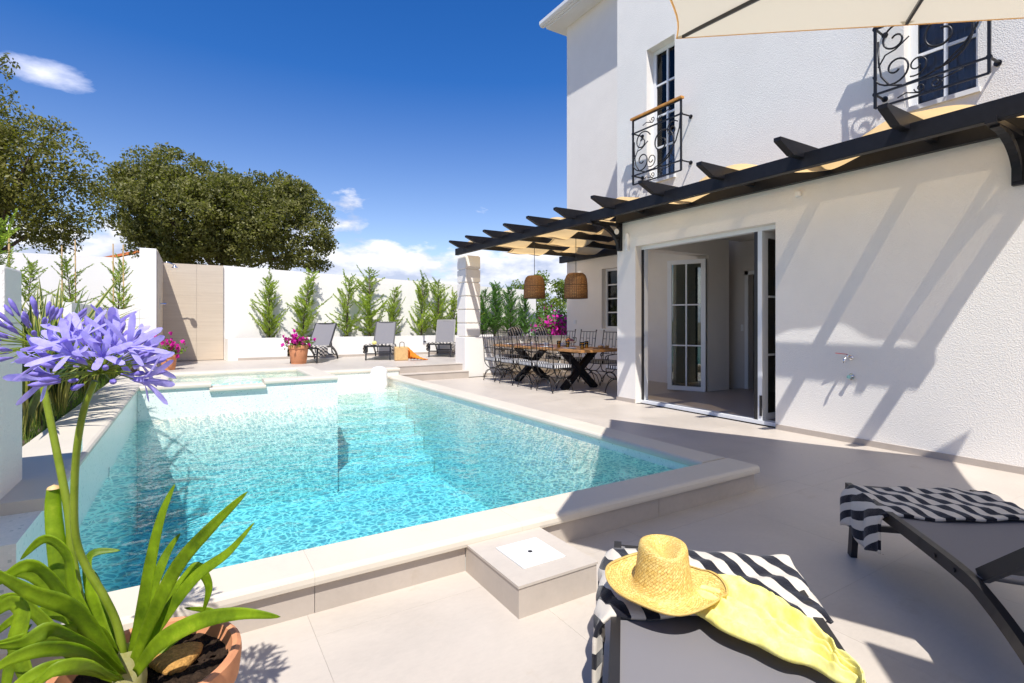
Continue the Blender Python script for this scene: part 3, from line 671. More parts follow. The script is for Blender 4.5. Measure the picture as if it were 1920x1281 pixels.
# folding glass doors
tk = MB(); X = 5.97
tk.box(X - .055, 3.555, .001, X + .055, 5.798, .045); tk.build('door_track', M['white_frame'], house); MB().box(X - .05, 3.555, 2.36, X + .05, 5.798, 2.409).build('head_track', M['white_frame'], house)
bl = MB()
for dx in (-.045, -.005, .035): bl.box(X + dx, 5.755, .046, X + dx + .012, 5.797, 2.359)
bl.build('jamb_seal', M['frame'], house); MB().box(X - .03, 5.748, .046, X + .045, 5.7549, 2.359).build('door_jamb', M['white_frame'], house)
def leaf(name, o, ax, w, h, mat='white_frame', rows=3, cols=2, th=.05):
    """glazed door leaf standing on o, running along ax (unit xy)"""
    t = .075; ax = Vector((ax[0], ax[1], 0)).normalized(); nr = Vector((-ax.y, ax.x, 0)); o = Vector(o)
    def bx(mb, a0, a1, z0, z1, d0, d1):
        vs = [o + ax * a + nr * d + Vector((0, 0, z)) for z in (z0, z1) for d in (d0, d1) for a in (a0, a1)]
        mb.add(vs, [(0, 2, 3, 1), (4, 5, 7, 6), (0, 1, 5, 4), (2, 6, 7, 3), (0, 4, 6, 2), (1, 3, 7, 5)])
    f = MB(); bx(f, 0, t, 0, h, 0, th); bx(f, w - t, w, 0, h, 0, th); bx(f, t, w - t, 0, t, 0, th); bx(f, t, w - t, h - t, h, 0, th)
    fo = f.build(name, M[mat], house); g_ = MB()
    for i in range(1, cols): a = lerp(t, w - t, i / cols); bx(g_, a - .012, a + .012, t, h - t, .006, th - .006)
    for j in range(1, rows): z = lerp(t, h - t, j / rows); bx(g_, t, w - t, z - .012, z + .012, .010, th - .010)
    g_.build('glazing_bar', M[mat], fo)
    for i in range(cols):
        for j in range(rows):
            p_ = MB(); bx(p_, lerp(t, w - t, i / cols) + .001, lerp(t, w - t, (i + 1) / cols) - .001, lerp(t, h - t, j / rows) + .001, lerp(t, h - t, (j + 1) / rows) - .001, .020, .028)
            p_.build('pane', M['glass'], fo)
    return fo
leaf('folding_door', (7.62, 5.93, .035), (-.42, .91), .66, 2.31)
for k in range(3):
    e = MB(); o_ = Vector((7.66 + k * .09, 5.96 + .0 * k, .035)); ax = Vector((-.42, .91, 0)).normalized(); nr = Vector((-ax.y, ax.x, 0)) * -1
    vs = [o_ + ax * a + nr * d + Vector((0, 0, z)) for z in (0, 2.31) for d in (0, .05) for a in (0, .66)]
    e.add(vs, [(0, 2, 3, 1), (4, 5, 7, 6), (0, 1, 5, 4), (2, 6, 7, 3), (0, 4, 6, 2), (1, 3, 7, 5)]).build('folded_leaf', M['frame' if k != 1 else 'white_frame'], house)
leaf('folding_door', (5.97, 3.80, .046), (1, .0), .66, 2.31)
e = MB(); e.box(5.93, 3.86, .046, 5.965, 3.90, 2.359); e.build('leaf_edge', M['frame'], house)
e = MB(); e.box(5.925, 3.801, .046, 5.968, 3.858, 2.359); e.build('leaf_edge', M['white_frame'], house)
e = MB(); e.box(5.94, 3.905, .046, 5.985, 3.915, 2.359); e.box(5.915, 3.80, .1, 5.925, 3.83, .35); e.build('leaf_edge', M['frame'], house)

# ------------------------------------------------------------------ pergola
per = thing('pergola', 'black timber pergola with woven sand coloured shade cloth along the villa', 'pergola', (5.5, 6, 2.8))
BX, BZ = 5.16, 2.775
MB().box(BX, .98, BZ, BX + .08, 6.3, BZ + .15).build('front_beam', M['beam'], per, bevel=.004); MB().box(BX, 6.302, BZ, BX + .08, 10.86, BZ + .15).build('front_beam', M['beam'], per, bevel=.004)
MB().box(5.725, .98, 2.80, 5.798, 6.15, 2.96).build('wall_beam', M['beam'], per, bevel=.004)
MB().box(8.20, 6.22, 2.78, 8.278, 10.95, 2.95).build('wall_beam', M['beam'], per, bevel=.004)
RY = [10.30, 9.52, 8.76, 8.0, 7.24, 6.47, 5.59, 4.68, 3.80, 2.90, 2.01, 1.05]
for y in RY:
    xe = 8.20 if y > 6.2 else 5.79; z0, z1 = 2.875, 3.01
    prof2 = [(4.76, z1 - .035), (4.76, z1), (xe, z1), (xe, z0), (4.98, z0)]
    MB().extr([(a, c) for a, c in prof2], (0, y - .035, 0), (1, 0, 0), (0, 0, 1), (0, 1, 0), .07).build('rafter', M['beam'], per)
MB().bar((6.2, 6.3, 2.985), (6.2, 10.6, 2.985), .02, .02).build('cloth_rail', M['beam'], per)
def cloth(x0, x1, ph, ya, yb):
    def fn(u, v):
        y = lerp(ya, yb, v); k = 0
        ys = RY
        # position in units of rafters
        for i in range(len(ys) - 1):
            if ys[i] >= y >= ys[i + 1]: k = i + (ys[i] - y) / (ys[i] - ys[i + 1]); break
        else: k = -(y - ys[0]) / .75 if y > ys[0] else len(ys) - 1
        zz = 2.942 + .098 * math.cos(math.pi * (k + ph)) + .012 * math.sin(9 * u + 5 * y) * math.sin(y * 8)
        xx = lerp(x0, x1, u) + (.01 * math.sin(y * 11) if u < 1 else 0); zz = max(zz, 2.968) if xx > 5.70 and y < 6.27 else zz
        return (xx, y, zz)
    m_ = MB(); m_.grid(fn, 10, int(abs(yb - ya) * 22)); m_.build('shade_cloth', M['cloth'], per, smooth=True)
cloth(5.26, 6.16, 0, 10.55, 6.28); cloth(6.20, 7.14, 1, 10.55, 6.28); cloth(7.18, 8.14, 0, 10.55, 6.28)
cloth(5.26, 5.795, 0, 6.26, 1.02)
# curved brackets
def bracket(y, lab):
    m_ = MB(); zt = 2.795
    m_.box(5.745, y - .04, 2.37, 5.798, y + .04, zt)                       # wall post
    m_.bar((5.14, y, zt - .02), (5.745, y, zt - .02), .07, .045)
    arc = [(5.75 - .60 * math.sin(t) if 0 else 5.755 - .52 * (1 - math.cos(t)), y, 2.40 + .36 * math.sin(t)) for t in [R(90) * i / 10 for i in range(11)]]
    for i in range(10): m_.bar(arc[i], Vector(arc[i + 1]) + (Vector(arc[i + 1]) - Vector(arc[i])) * .1, .06, .05, up=(1, 0, .3))
    m_.bar((5.745, y, 2.55), (5.50, y, 2.76), .05, .035)
    bo = m_.build('bracket', M['beam'], per); return bo
b1 = bracket(6.12, ''); bracket(1.45, '')
tagd = MB().tube([(5.66, 6.07, 2.66), (5.66, 6.06, 2.66)], .045, 18).build('round_cap', M['white_plastic'], b1)

# wall fittings
t = thing('wall_lamp', 'small white box lamp on the stucco beside the pergola bracket', 'wall lamp', (5.79, 5.98, 2.5))
MB().box(5.755, 5.93, 2.36, 5.80, 5.975, 2.62).build('lamp_body', M['lamp'], t, bevel=.006)
MB().box(5.751, 5.938, 2.39, 5.7549, 5.967, 2.59).build('diffuser', M['white_plastic'], t)
t = thing('motion_sensor', 'small square white sensor high on the wall beside the glass doors', 'sensor', (5.79, 3.27, 2.68))
MB().box(5.76, 3.245, 2.65, 5.80, 3.30, 2.71).build('sensor_body', M['lamp'], t, bevel=.006); MB().box(5.757, 3.25, 2.655, 5.7599, 3.295, 2.705).build('cover', M['white_plastic'], t, bevel=.001)
t = thing('garden_tap', 'brass garden tap with a red lever on the stucco wall', 'tap', (5.79, 2.75, .88))
m_ = MB(); m_.tube([(5.80, 2.735, .88), (5.70, 2.735, .88), (5.675, 2.74, .865), (5.665, 2.745, .83)], [.012, .013, .013, .011], 10); m_.tube([(5.80, 2.735, .88), (5.79, 2.735, .88)], .026, 12); m_.tube([(5.725, 2.735, .88), (5.725, 2.735, .915)], .009, 8)
m_.build('tap_body', M['chrome'], t, smooth=True); M['red'] = mat_plain('red_lever', (.55, .06, .03), .4)
MB().bar((5.725, 2.735, .917), (5.70, 2.84, .925), .014, .006).build('lever', M['red'], t)
t = thing('shower_valve', 'round chrome outlet below the garden tap on the stucco wall', 'valve', (5.79, 2.72, .68))
MB().tube([(5.80, 2.73, .685), (5.785, 2.73, .685), (5.784, 2.73, .685), (5.75, 2.73, .685)], [.034, .032, .018, .016], 16).build('valve_body', M['chrome'], t, smooth=False)
MB().tube([(5.75, 2.73, .685), (5.742, 2.73, .685)], .021, 14).build('valve_cap', M['chrome'], t)
t = thing('wall_socket', 'white covered socket on the shaded villa wall above the dining chairs', 'socket', (8.27, 9.9, 1.25))
q = onX(1078, 604, 8.27); MB().box(8.262, q.y - .05, q.z - .05, 8.28, q.y + .05, q.z + .05).build('cover', M['white_plastic'], t, bevel=.004); MB().box(8.258, q.y - .03, q.z - .03, 8.2619, q.y + .03, q.z + .03).build('flap', M['lamp'], t)
t = thing('planter_socket', 'white outlet plate on the low planter wall by the last lounger', 'socket', (5.9, 14.39, .6))
q = onY(797, 641, 14.385); MB().box(q.x - .07, 14.385, q.z - .05, q.x + .07, 14.399, q.z + .05).build('cover', M['white_plastic'], t, bevel=.003); MB().box(q.x - .03, 14.380, q.z - .02, q.x + .03, 14.3849, q.z + .02).build('flap', M['frame'], t)
t = thing('wall_shower', 'chrome shower head on a thin arm high on the travertine wall', 'shower', (-.5, 14.4, 2.55))
m_ = MB(); m_.tube([(-.57, 14.35, 2.60), (-.45, 14.35, 2.62), (-.36, 14.35, 2.58), (-.33, 14.35, 2.55)], .012, 8); m_.build('arm', M['chrome'], t, smooth=True)
MB().lathe([(.015, .03), (.02, 0), (.065, -.03), (.065, -.045), (0, -.045)], (-.32, 14.35, 2.54), 16).build('rose', M['chrome'], t, smooth=True)
t = thing('shower_control', 'chrome lever control on the side of the shower pillar', 'shower control', (-.56, 13.7, 1.5))
q = onX(300, 570, -.56); MB().box(-.575, q.y - .04, q.z - .12, -.555, q.y + .04, q.z + .12).build('plate', M['chrome'], t, bevel=.004); MB().tube([(-.56, q.y, q.z), (-.45, q.y, q.z)], .018, 8).build('lever', M['chrome'], t)
t = thing('pool_ball_lamp', 'white rounded drum shaped lamp standing on the far pool step', 'lamp', (2.75, 9.85, 0))
q = onZ(721, 727, 0.02)
MB().lathe([(0, -.04), (.13, -.04), (.155, -.02), (.16, .05), (.16, .26), (.15, .32), (.12, .36), (.07, .385), (0, .392)], (q.x, 9.86, 0), 28).build('lamp_body', M['lamp'], t, smooth=True)
MB().lathe([(.135, -.022), (.161, -.021), (.163, -.005), (.161, .0)], (q.x, 9.86, 0), 28).build('base_ring', M['white_plastic'], t)
# umbrellas over the foreground: cantilever parasols
def parasol(Cs, label, loc, mast):
    t = thing('parasol', label, 'parasol', (mast[0], mast[1], 0)); Cs = [Vector(c) for c in Cs]
    ctr = sum(Cs, Vector()) / 4; nrm = (Cs[1] - Cs[0]).cross(Cs[3] - Cs[0]).normalized(); nrm = nrm if nrm.z > 0 else -nrm
    apex = ctr + nrm * .42; rim = []
    for i in range(4):
        a, b_ = Cs[i], Cs[(i + 1) % 4]; rim += [a, (a + b_) / 2 + (ctr - (a + b_) / 2).normalized() * .03]
    m_ = MB()
    for i in range(8):
        a, b_ = rim[i], rim[(i + 1) % 8]
        m_.grid(lambda u, v: tuple(lerp(lerp(a, b_, v), apex, u) + (ctr - (a + b_) / 2).normalized() * .035 * math.sin(math.pi * v) * (1 - u) - nrm * .03 * math.sin(math.pi * u) * math.sin(math.pi * v)), 8, 6)
    m_.build('canopy', M['canopy'], t, smooth=True)
    hem = MB()
    for i in range(8):
        a, b_ = rim[i], rim[(i + 1) % 8]; pts = [lerp(a, b_, k / 6) + (ctr - (a + b_) / 2).normalized() * .035 * math.sin(math.pi * k / 6) for k in range(7)]
        hem.tube(pts, .006, 5)
    hem.build('hem', M['cloth'], t)
    for i in range(8):
        a = lerp(rim[i], apex, .04) - nrm * .012
        MB().bar(a, apex - nrm * .05, .018, .026, up=tuple(nrm)).build('rib', M['frame'], t)
        pk = rim[i]; inn = (ctr - pk).normalized()
        sd = inn.cross(nrm).normalized()
        MB().add([pk + sd * .012, pk - sd * .012, pk + inn * .09 - sd * .045 - nrm * .008 + nrm * .02, pk + inn * .09 + sd * .045 - nrm * .008 + nrm * .02], [(0, 1, 2, 3)]).build('rib_pocket', M['canopy'], t)
    mt = Vector((mast[0], mast[1], 0)); top = Vector((mast[0], mast[1], apex.z + .55))
    mm = MB(); mm.tube([mt, top], .045, 12); mm.tube([top - Vector((0, 0, .1)), apex + Vector((0, 0, .3)), apex], .035, 10); mm.build('mast', M['frame'], t, smooth=True)
    MB().box(mast[0] - .4, mast[1] - .4, 0.001, mast[0] + .4, mast[1] + .4, .08).build('base_plate', M['frame'], t)
SV, SA = 3.7, 2.0
Cc = Vector((3.53, 3.02, 3.67))
PAR = True
parasol([(3.50, 3.02, 3.65), (5.0, .30, 3.0), (2.1, -.80, 1.85), (1.05, 1.07, 2.49)], 'cream parasol canopy hanging over the upper right corner above the loungers', None, (4.3, -2.2))
parasol([(1.565, -.25, 2.30), (2.75, -2.6, 2.2), (.5, -4.4, 2.3), (-.7, -2.05, 2.4)], 'second cream parasol behind the first, out of the photograph except for its shade', None, (1.0, -4.9))

# ------------------------------------------------------------------ sun loungers
def lounger(label, loc, ang, back, group, length=1.95, hinge=1.22, wid=.62, hgt=.35):
    """local +x runs from the foot end to the head end; back = backrest angle in degrees"""
    t = thing('sun_lounger', label, 'sun lounger', loc, ang, group, local=True)
    hw = wid / 2; f = MB()
    for sy in (-1, 1):
        y = sy * (hw - .018)
        pts = [(0, y, hgt), (.35, y, hgt + .002), (hinge - .12, y, hgt - .005), (hinge + .06, y, hgt - .035), (hinge + .26, y, hgt - .12), (hinge + .42, y, .12), (hinge + .50, y, .012)]
        sp_ = spline(pts, 5)
        for a, b_ in zip(sp_, sp_[1:]): f.bar(a, b_ + (b_ - a) * .08, .028, .05)
    f.bar((.012, -hw + .03, hgt - .005), (.012, hw - .03, hgt - .005), .028, .035)
    f.bar((.75, -hw + .03, hgt - .03), (.75, hw - .03, hgt - .03), .025, .02)
    f.bar((hinge + .42, -hw + .03, .12), (hinge + .42, hw - .03, .12), .03, .03)
    f.build('side_frame', M['frame'], t)
    for sy in (-1, 1):
        y = sy * (hw - .018)
        MB().bar((.10, y, hgt - .02), (.055, y, .001), .03, .045, up=(1, 0, 0)).build('leg', M['frame'], t)
    MB().bar((.065, -hw + .03, .16), (.065, hw - .03, .16), .02, .03).build('leg_brace', M['frame'], t)
    s = MB(); s.grid(lambda u, v: (lerp(.015, hinge, u), lerp(-hw + .03, hw - .03, v), hgt + .014 - .018 * math.sin(math.pi * v)), 12, 6); s.build('seat_sling', M['sling'], t, smooth=True)
    ca, sa = math.cos(R(back)), math.sin(R(back)); BL = .74; zb = hgt + .012
    def bp(a, y, n=0): return (hinge - .03 + a * ca - n * sa, y, zb + a * sa + n * ca)
    r_ = MB()
    for sy in (-1, 1): r_.bar(bp(0, sy * (hw - .05)), bp(BL, sy * (hw - .05)), .028, .045, up=(-sa, 0, ca))
    r_.bar(bp(BL, -hw + .05), bp(BL, hw - .05), .045, .028, up=(-sa, 0, ca)); bf = r_.build('backrest', M['frame'], t)
    s = MB(); s.grid(lambda u, v: bp(u * BL, lerp(-hw + .06, hw - .06, v), .018 - .012 * math.sin(math.pi * v)), 8, 6); s.build('back_sling', M['sling'], bf, smooth=True)
    if back > 12:
        for sy in (-1, 1):
            y = sy * (hw - .10); a = bp(.32, y, -.03); p_ = MB().bar(a, (hinge + .30, y, .16 if back < 50 else .14), .022, .03, up=(1, 0, 0))
            p_.build('prop', M['frame'], t)
        bo = MB(); 
        for k in range(3): bo.box(hinge + .20 + k * .06, -hw + .05, .17 - k * .03, hinge + .23 + k * .06, -hw + .065, .20 - k * .03)
        bo.build('ratchet', M['frame'], t)
    for x in (hinge - .22, hinge - .10):
        for sy in (-1, 1): MB().tube([(x, sy * (hw - .003), hgt - .005), (x, sy * (hw + .002), hgt - .005)], .008, 8).build('bolt', M['frame'], t)
    return t
A_NEAR = math.atan2(-.72, -.69)
def corner_to_root(cx, cy, ang, wid=.62, side=-1):
    """root (middle of the foot end) from the far-left foot corner"""
    n = Vector((-math.sin(ang), math.cos(ang), 0)); return Vector((cx, cy, 0)) - n * side * wid / 2
r1 = corner_to_root(1.435, 1.557, A_NEAR); r2 = corner_to_root(3.03, 1.464, A_NEAR)
lounger('grey sling lounger in the foreground with the straw hat on its foot end', r1, A_NEAR, 0, 'sun loungers', hinge=1.12)
lounger('grey sling lounger cut off by the right edge, backrest raised, towel over its foot', r2, A_NEAR, 37, 'sun loungers', hinge=1.06)
def up_l(px, py, ax, lab, back):
    o = onZ(px, py, .3); D_ = SN * o.x + CS * o.y; e_ = P(px + ax, py, D_ + 1.2); ang = math.atan2(e_.y - o.y, e_.x - o.x); lounger(lab, (o.x, o.y, .3), ang, back, 'sun loungers', hinge=1.1); return o, ang
u1 = up_l(568, 682, 34, 'far lounger half hidden by the petunia pot on the upper terrace', 46)
u2 = up_l(708, 676, 13, 'far lounger with the orange beach bag beside it', 50)
u3 = up_l(824, 670, 11, 'far lounger nearest the column on the upper terrace', 58)
def towel(label, root, ang, x0, x1, overL, overR, z, period=.086, skew=.38, wid=.62, name='towel', mat='towel', slant=0.0, z0=0.0, seed=0, group=None):
    """towel laid across a lounger: along x0..x1, hanging overL on the -y side and overR on the +y side"""
    ca, sa = math.cos(ang), math.sin(ang); hw = wid / 2 + .012; rnd = random.Random(seed); ph = [rnd.uniform(0, 6) for _ in range(6)]
    tot = overL + 2 * hw + overR
    def fn(u, v):
        s = -overL + v * tot; x = lerp(x0, x1, u) + .018 * math.sin(v * 5 + ph[0]) * (u - .5) + .012 * math.sin(v * 9 + ph[1]) + slant * (v - .5)
        wr = .006 * math.sin(x * 38 + s * 9 + ph[2]) + .006 * math.sin(s * 30 + x * 12 + ph[3]) + .004 * math.sin(x * 70 + ph[4])
        rr = .03
        if s < 0:
            y = -hw - min(-s, rr) * .5 - .02 * abs(math.sin(x * 22 + ph[5])) * min(1, -s / .06); zz = z - max(0, -s - rr * .3); zz += .02 * math.sin(x * 20 + ph[4]) * min(1, -s / .15)
        elif s > 2 * hw:
            d = s - 2 * hw; y = hw + min(d, rr) * .5 + .02 * abs(math.sin(x * 22 + ph[5])) * min(1, d / .06); zz = z - max(0, d - rr * .3); zz += .02 * math.sin(x * 20 + ph[4]) * min(1, d / .15)
        else:
            y = -hw + s; zz = z + .012 + wr * .8 - .006 * math.sin(math.pi * s / (2 * hw))
            if u < .02 or u > .98: zz -= .004
        if u > .86: zz -= 0.0
        return (root[0] + ca * x - sa * y, root[1] + sa * x + ca * y, max(zz, z0 + .01))
    m_ = MB(); m_.grid(fn, 26, 60, uvf=lambda u, v: (v * tot + skew * lerp(x0, x1, u), lerp(x0, x1, u)))
    o = m_.build(name, M[mat], None, smooth=True, solid=.012); tag(o, label, 'towel', group); return o
towel('black and cream striped towel under the straw hat', r1, A_NEAR, .04, .50, .26, .012, .365, skew=-.42, slant=-.16, seed=2, group='striped towels')
towel('black and cream striped towel over the lounger at the right edge', r2, A_NEAR, .04, .46, .20, .06, .365, skew=-.42, slant=-.09, seed=5, group='striped towels')
for (o, ang), lab, sd in ((u1, 'striped towel on the far lounger behind the petunia pot', 11), (u2, 'striped towel on the far lounger next to the orange bag', 12), (u3, 'striped towel on the far lounger nearest the column', 13)):
    towel(lab, (o.x, o.y, .3), ang, .02, .62, .22, .20, .665, seed=sd, z0=.31, group='striped towels')

# ------------------------------------------------------------------ straw hat
hc = onZ(1243, 1118, .40)
hat = MB(); vd = Vector((SN, CS, 0)); rt = Vector((CS, -SN, 0))
def hatf(x, y, z, r, q):
    # x axis of the hat = across the picture, y = away; brim sides curl, crown dented at the front
    if r > .115:
        k = (r - .115) / .085
        z += k * k * (.036 * max(0, math.cos(q + .25)) ** 2 * .4 + .030 * abs(math.sin(q - .15)) ** 3 * (1 if math.sin(q - .15) > 0 else .25)) - .010 * k
        z += k * k * .03 * max(0, -math.cos(q)) ** 2
        x *= 1 + .06 * k * math.cos(q) ** 2
        if math.cos(q) > .9: x += .018 * k
        z += k * .004 * math.sin(5 * q)
    else:
        h = z / .15
        if h > .5:
            z -= (.034 * math.exp(-((x / .035) ** 2)) * (1 if y < .03 else max(0, 1 - (y - .03) / .05)) ) * (h - .5) * 2 if r < .08 else .012 * max(0, math.cos(q + 1.5)) ** 4
            x *= 1 - .05 * (h - .5)
        y *= 1.04
    p = (rt * x + vd * y) * HS; return p.x, p.y, z * .95
HS = .84
hp = [(.0, .141), (.02, .141), (.045, .144), (.064, .149), (.076, .149), (.085, .143), (.089, .132), (.091, .112), (.094, .085), (.098, .055), (.102, .028), (.108, .012), (.117, .005), (.135, .002), (.155, .003), (.175, .006), (.192, .012), (.196, .016), (.192, .008), (.17, .001), (.14, -.003)]
hat.lathe([(r_ * 1.0, z_) for r_, z_ in hp], (hc.x, hc.y, hc.z + .026), 72, f=hatf)
ho = hat.build('straw_hat', M['straw'], None, smooth=True); tag(ho, 'golden woven straw hat lying on the striped towel', 'hat')
bn = MB(); bn.lathe([(.193, .009), (.199, .013), (.199, .019), (.193, .018)], (hc.x, hc.y, hc.z + .026), 72, f=hatf); bn.build('brim_edge', M['straw'], ho, smooth=True)
# yellow scarf
Lb = [(1290, 1150), (1345, 1180), (1410, 1214), (1480, 1243), (1540, 1268), (1600, 1300), (1640, 1330)]
Rb = [(1350, 1098), (1400, 1100), (1452, 1128), (1508, 1166), (1548, 1212), (1582, 1262), (1620, 1320)]
zs = [.385, .39, .39, .39, .388, .385, .385]
LP = spline([onZ(a, b_, z) for (a, b_), z in zip(Lb, zs)], 10); RP = spline([onZ(a, b_, z) for (a, b_), z in zip(Rb, zs)], 10)
def scf(u, v):
    i = u * (len(LP) - 1); k = min(int(i), len(LP) - 2); a = LP[k].lerp(LP[k + 1], i - k); b_ = RP[k].lerp(RP[k + 1], i - k); p = a.lerp(b_, v)
    e = math.sin(math.pi * v) ** .4
    z = .014 * (1 - abs(math.sin(v * 7 + 1.6 * u + .5 * math.sin(u * 7)))) ** 2 + .012 * (1 - abs(math.sin(v * 13 - 2.2 * u + 1.1 * math.sin(u * 4)))) ** 2 + .004 * math.sin(v * 19 + 3.2 * u + math.sin(u * 7)) + .010 * math.sin(v * 31 - 4 * u + 1) + .014 * math.sin(v * 9 + 2 * u) + .004 * math.sin(u * 50 + v * 22) + .0015 * math.sin(v * 75 + u * 13 + 2 * math.sin(u * 19)) + .003 * math.sin(v * 52 - u * 31)
    return (p.x + .006 * math.sin(u * 23), p.y + .005 * math.sin(u * 31 + 2), p.z + .006 + e * (z * 1.0 + .024) )
m_ = MB(); m_.grid(scf, 110, 110)
tag(m_.build('scarf', M['yellow'], None, smooth=True, solid=.003), 'bright yellow crumpled scarf trailing from the hat over the lounger', 'scarf')

# ------------------------------------------------------------------ dining set
def dining_chair():
    t = thing('dining_chair', 'wrought iron dining chair', 'chair', (0, 0, 0), 0, 'wrought iron dining chairs', local=True)
    # local: seat centre at origin, faces +x
    w = .24; d = .21; f = MB()
    for sy in (-1, 1):
        y = sy * w
        f.tube(spline([(-d - .06, y, 1.06), (-d - .015, y, .75), (-d, y, .46), (-d + .04, y, .34), (-.05, y, .255), (d - .05, y, .30), (d, y, .42)], 5), .0085, 6)
        f.tube([(-d, y, .43), (d, y, .43)], .008, 6)
        f.tube(spline([(-d - .02, y, .005), (-d + .03, y, .14), (-.06, y, .245), (.06, y, .245), (d - .03, y, .14), (d + .02, y, .005)], 5), .0085, 6)
        f.tube([(-d - .062, y, 1.06), (-d - .064, y, 1.085)], .014, 8)
    for x in (-d, d): f.tube([(x, -w, .43), (x, w, .43)], .008, 6)
    for x in (-d - .02, d + .02):
        f.tube(spline([(x, -w, .005), (x, -w * .6, .19), (x, 0, .245), (x, w * .6, .19), (x, w, .005)], 6), .0075, 6)
    f.tube([(0 - .05, -w, .25), (-.05, w, .25)], .007, 6)
    f.build('frame', M['iron'], t, smooth=True)
    b_ = MB()
    def bk(y, z): return (-d - .06 * ((z - .46) / .6) ** 1.3 if z > .46 else -d, y, z)
    for z in (1.04, .60): b_.tube([bk(-w, z), bk(w, z)], .007, 6)
    for y in (-.145, -.05, .05, .145): b_.tube([bk(y, .60), bk(y, 1.04)], .0055, 5)
    for (ya, yb, z) in ((-.24, -.145, .9), (-.05, .05, .9), (.145, .24, .9), (-.145, -.05, .76), (.05, .145, .76)): b_.tube([bk(ya, z), bk(yb, z)], .005, 5)
    for y in (-.10, .10): b_.tube([bk(y, .6), bk(y, .72)], .005, 5)
    b_.build('backrest', M['iron'], t, smooth=True)
    for sy in (-1, 1):
        y = sy * w
        MB().tube(spline([bk(y, .68), (-d + .1, y * 1.06, .70), (.05, y * 1.1, .68), (d - .04, y * 1.06, .655), (d + .01, y * 1.02, .62), (d - .01, y, .585), (d - .04, y, .60), (d - .03, y, .625)], 5), .008, 6).tube([(d - .05, y, .43), (d - .06, y * 1.03, .655)], .007, 6).build('armrest', M['iron'], t, smooth=True)
    c = MB()
    c.grid(lambda u, v: (lerp(-d + .01, d, u), lerp(-w + .01, w - .01, v), .49 + .012 * math.sin(math.pi * u) * math.sin(math.pi * v)), 6, 6)
    cu = c.build('cushion', M['cushion'], t, smooth=True)
    e = MB(); per_ = [(-d + .01, -w + .01), (d, -w + .01), (d, w - .01), (-d + .01, w - .01)]; L_ = 0
    for i in range(4):
        a, b2 = Vector(per_[i]), Vector(per_[(i + 1) % 4]); l_ = (b2 - a).length
        e.add([(a.x, a.y, .438), (b2.x, b2.y, .438), (b2.x, b2.y, .49), (a.x, a.y, .49)], [(0, 1, 2, 3)], 0, [(L_, 0), (L_ + l_, 0), (L_ + l_, .05), (L_, .05)]); L_ += l_
    e.build('cushion_edge', M['cushion_edge'], cu)
    return t
ch = dining_chair()
spots = [(5.57, 9.58, 0, 'iron dining chair farthest left, next to the banded column'), (5.57, 8.90, .03, 'second iron dining chair from the column on the pool side'),
         (5.57, 8.22, -.02, 'third iron dining chair from the column on the pool side'), (5.57, 7.57, .02, 'nearest iron dining chair on the pool side of the table'),
         (6.98, 9.32, math.pi, 'iron dining chair on the villa side farthest from the glass doors'), (6.98, 8.62, math.pi + .03, 'iron dining chair in the middle of the villa side of the table'),
         (6.98, 7.92, math.pi - .03, 'iron dining chair on the villa side nearest the glass doors'), (6.45, 6.72, math.pi * .55, 'iron dining chair at the near end, mostly hidden by the wall corner'),
         (6.2, 10.22, -math.pi / 2, 'iron dining chair at the far end of the table')]
for i, (x, y, a, lab) in enumerate(spots):
    o = ch if i == 0 else copy_tree(ch); o.location = (x, y, 0); o.rotation_euler = (0, 0, a); o['label'] = lab
tb = thing('dining_table', 'long oak dining table on two black crossed timber legs', 'table', (6.2, 8.5, 0))
TX0, TX1, TY0, TY1, TZ = 5.68, 6.72, 6.95, 10.0, .76
for k in range(6):
    a = lerp(TX0, TX1, k / 6); b_ = lerp(TX0, TX1, (k + 1) / 6); MB().box(a + .001, TY0 + random.uniform(0, .012), TZ - .045, b_ - .001, TY1, TZ - random.uniform(0, .001)).build('plank', M['wood'], tb, bevel=.003)
for y in (7.65, 9.25):
    l = MB(); l.bar((5.82, y, .72), (6.58, y, .0), .11, .11, up=(0, 1, 0)); l.bar((6.58, y + .001, .72), (5.82, y + .001, .0), .108, .108, up=(0, 1, 0)); l.bar((5.80, y, .69), (6.60, y, .69), .10, .05); l.build('crossed_leg', M['beam'], tb)
MB().bar((6.2, 7.65, .36), (6.2, 9.25, .36), .06, .09).build('stretcher', M['beam'], tb)
def on_table(name, lab, cat, x, y, prof_, mat, group=None, n=18):
    o = MB().lathe(prof_, (x, y, TZ), n).build(name, M[mat], None, smooth=True); tag(o, lab, cat, group); return o
plates = [(5.86, 7.5), (5.86, 8.2), (5.86, 8.9), (5.86, 9.6), (6.52, 7.85), (6.52, 8.55), (6.52, 9.25)]
for i, (x, y) in enumerate(plates):
    on_table('plate', ['white plate at the pool side place nearest the glass doors', 'white plate at the second pool side place from the near end', 'white plate at the third pool side place, beside the cups', 'white plate at the pool side place nearest the column', 'white plate at the villa side place nearest the bread', 'white plate at the middle villa side place', 'white plate at the villa side place farthest away'][i], 'plate', x, y, [(0, .004), (.08, .004), (.13, .016), (.135, .018), (.13, .012), (.08, .001), (0, .001)], 'ceramic', 'plates on the dining table')
for i, (x, y) in enumerate([(6.0, 7.32), (6.0, 7.75), (6.02, 8.05), (6.35, 7.62)]):
    o = on_table('juice_glass', ['orange juice glass nearest the near edge of the table', 'orange juice glass beside the second plate from the near end', 'orange juice glass farthest along the table', 'orange juice glass nearest the villa wall'][i], 'glass', x, y, [(0, .002), (.032, .002), (.037, .10), (.0, .10), (0, .10)], 'juice', 'glasses of orange juice')
    MB().lathe([(.0335, .0), (.039, .125), (.038, .126), (.033, .003)], (x, y, TZ), 18).build('glass_wall', M['clear_glass'], o, smooth=True)
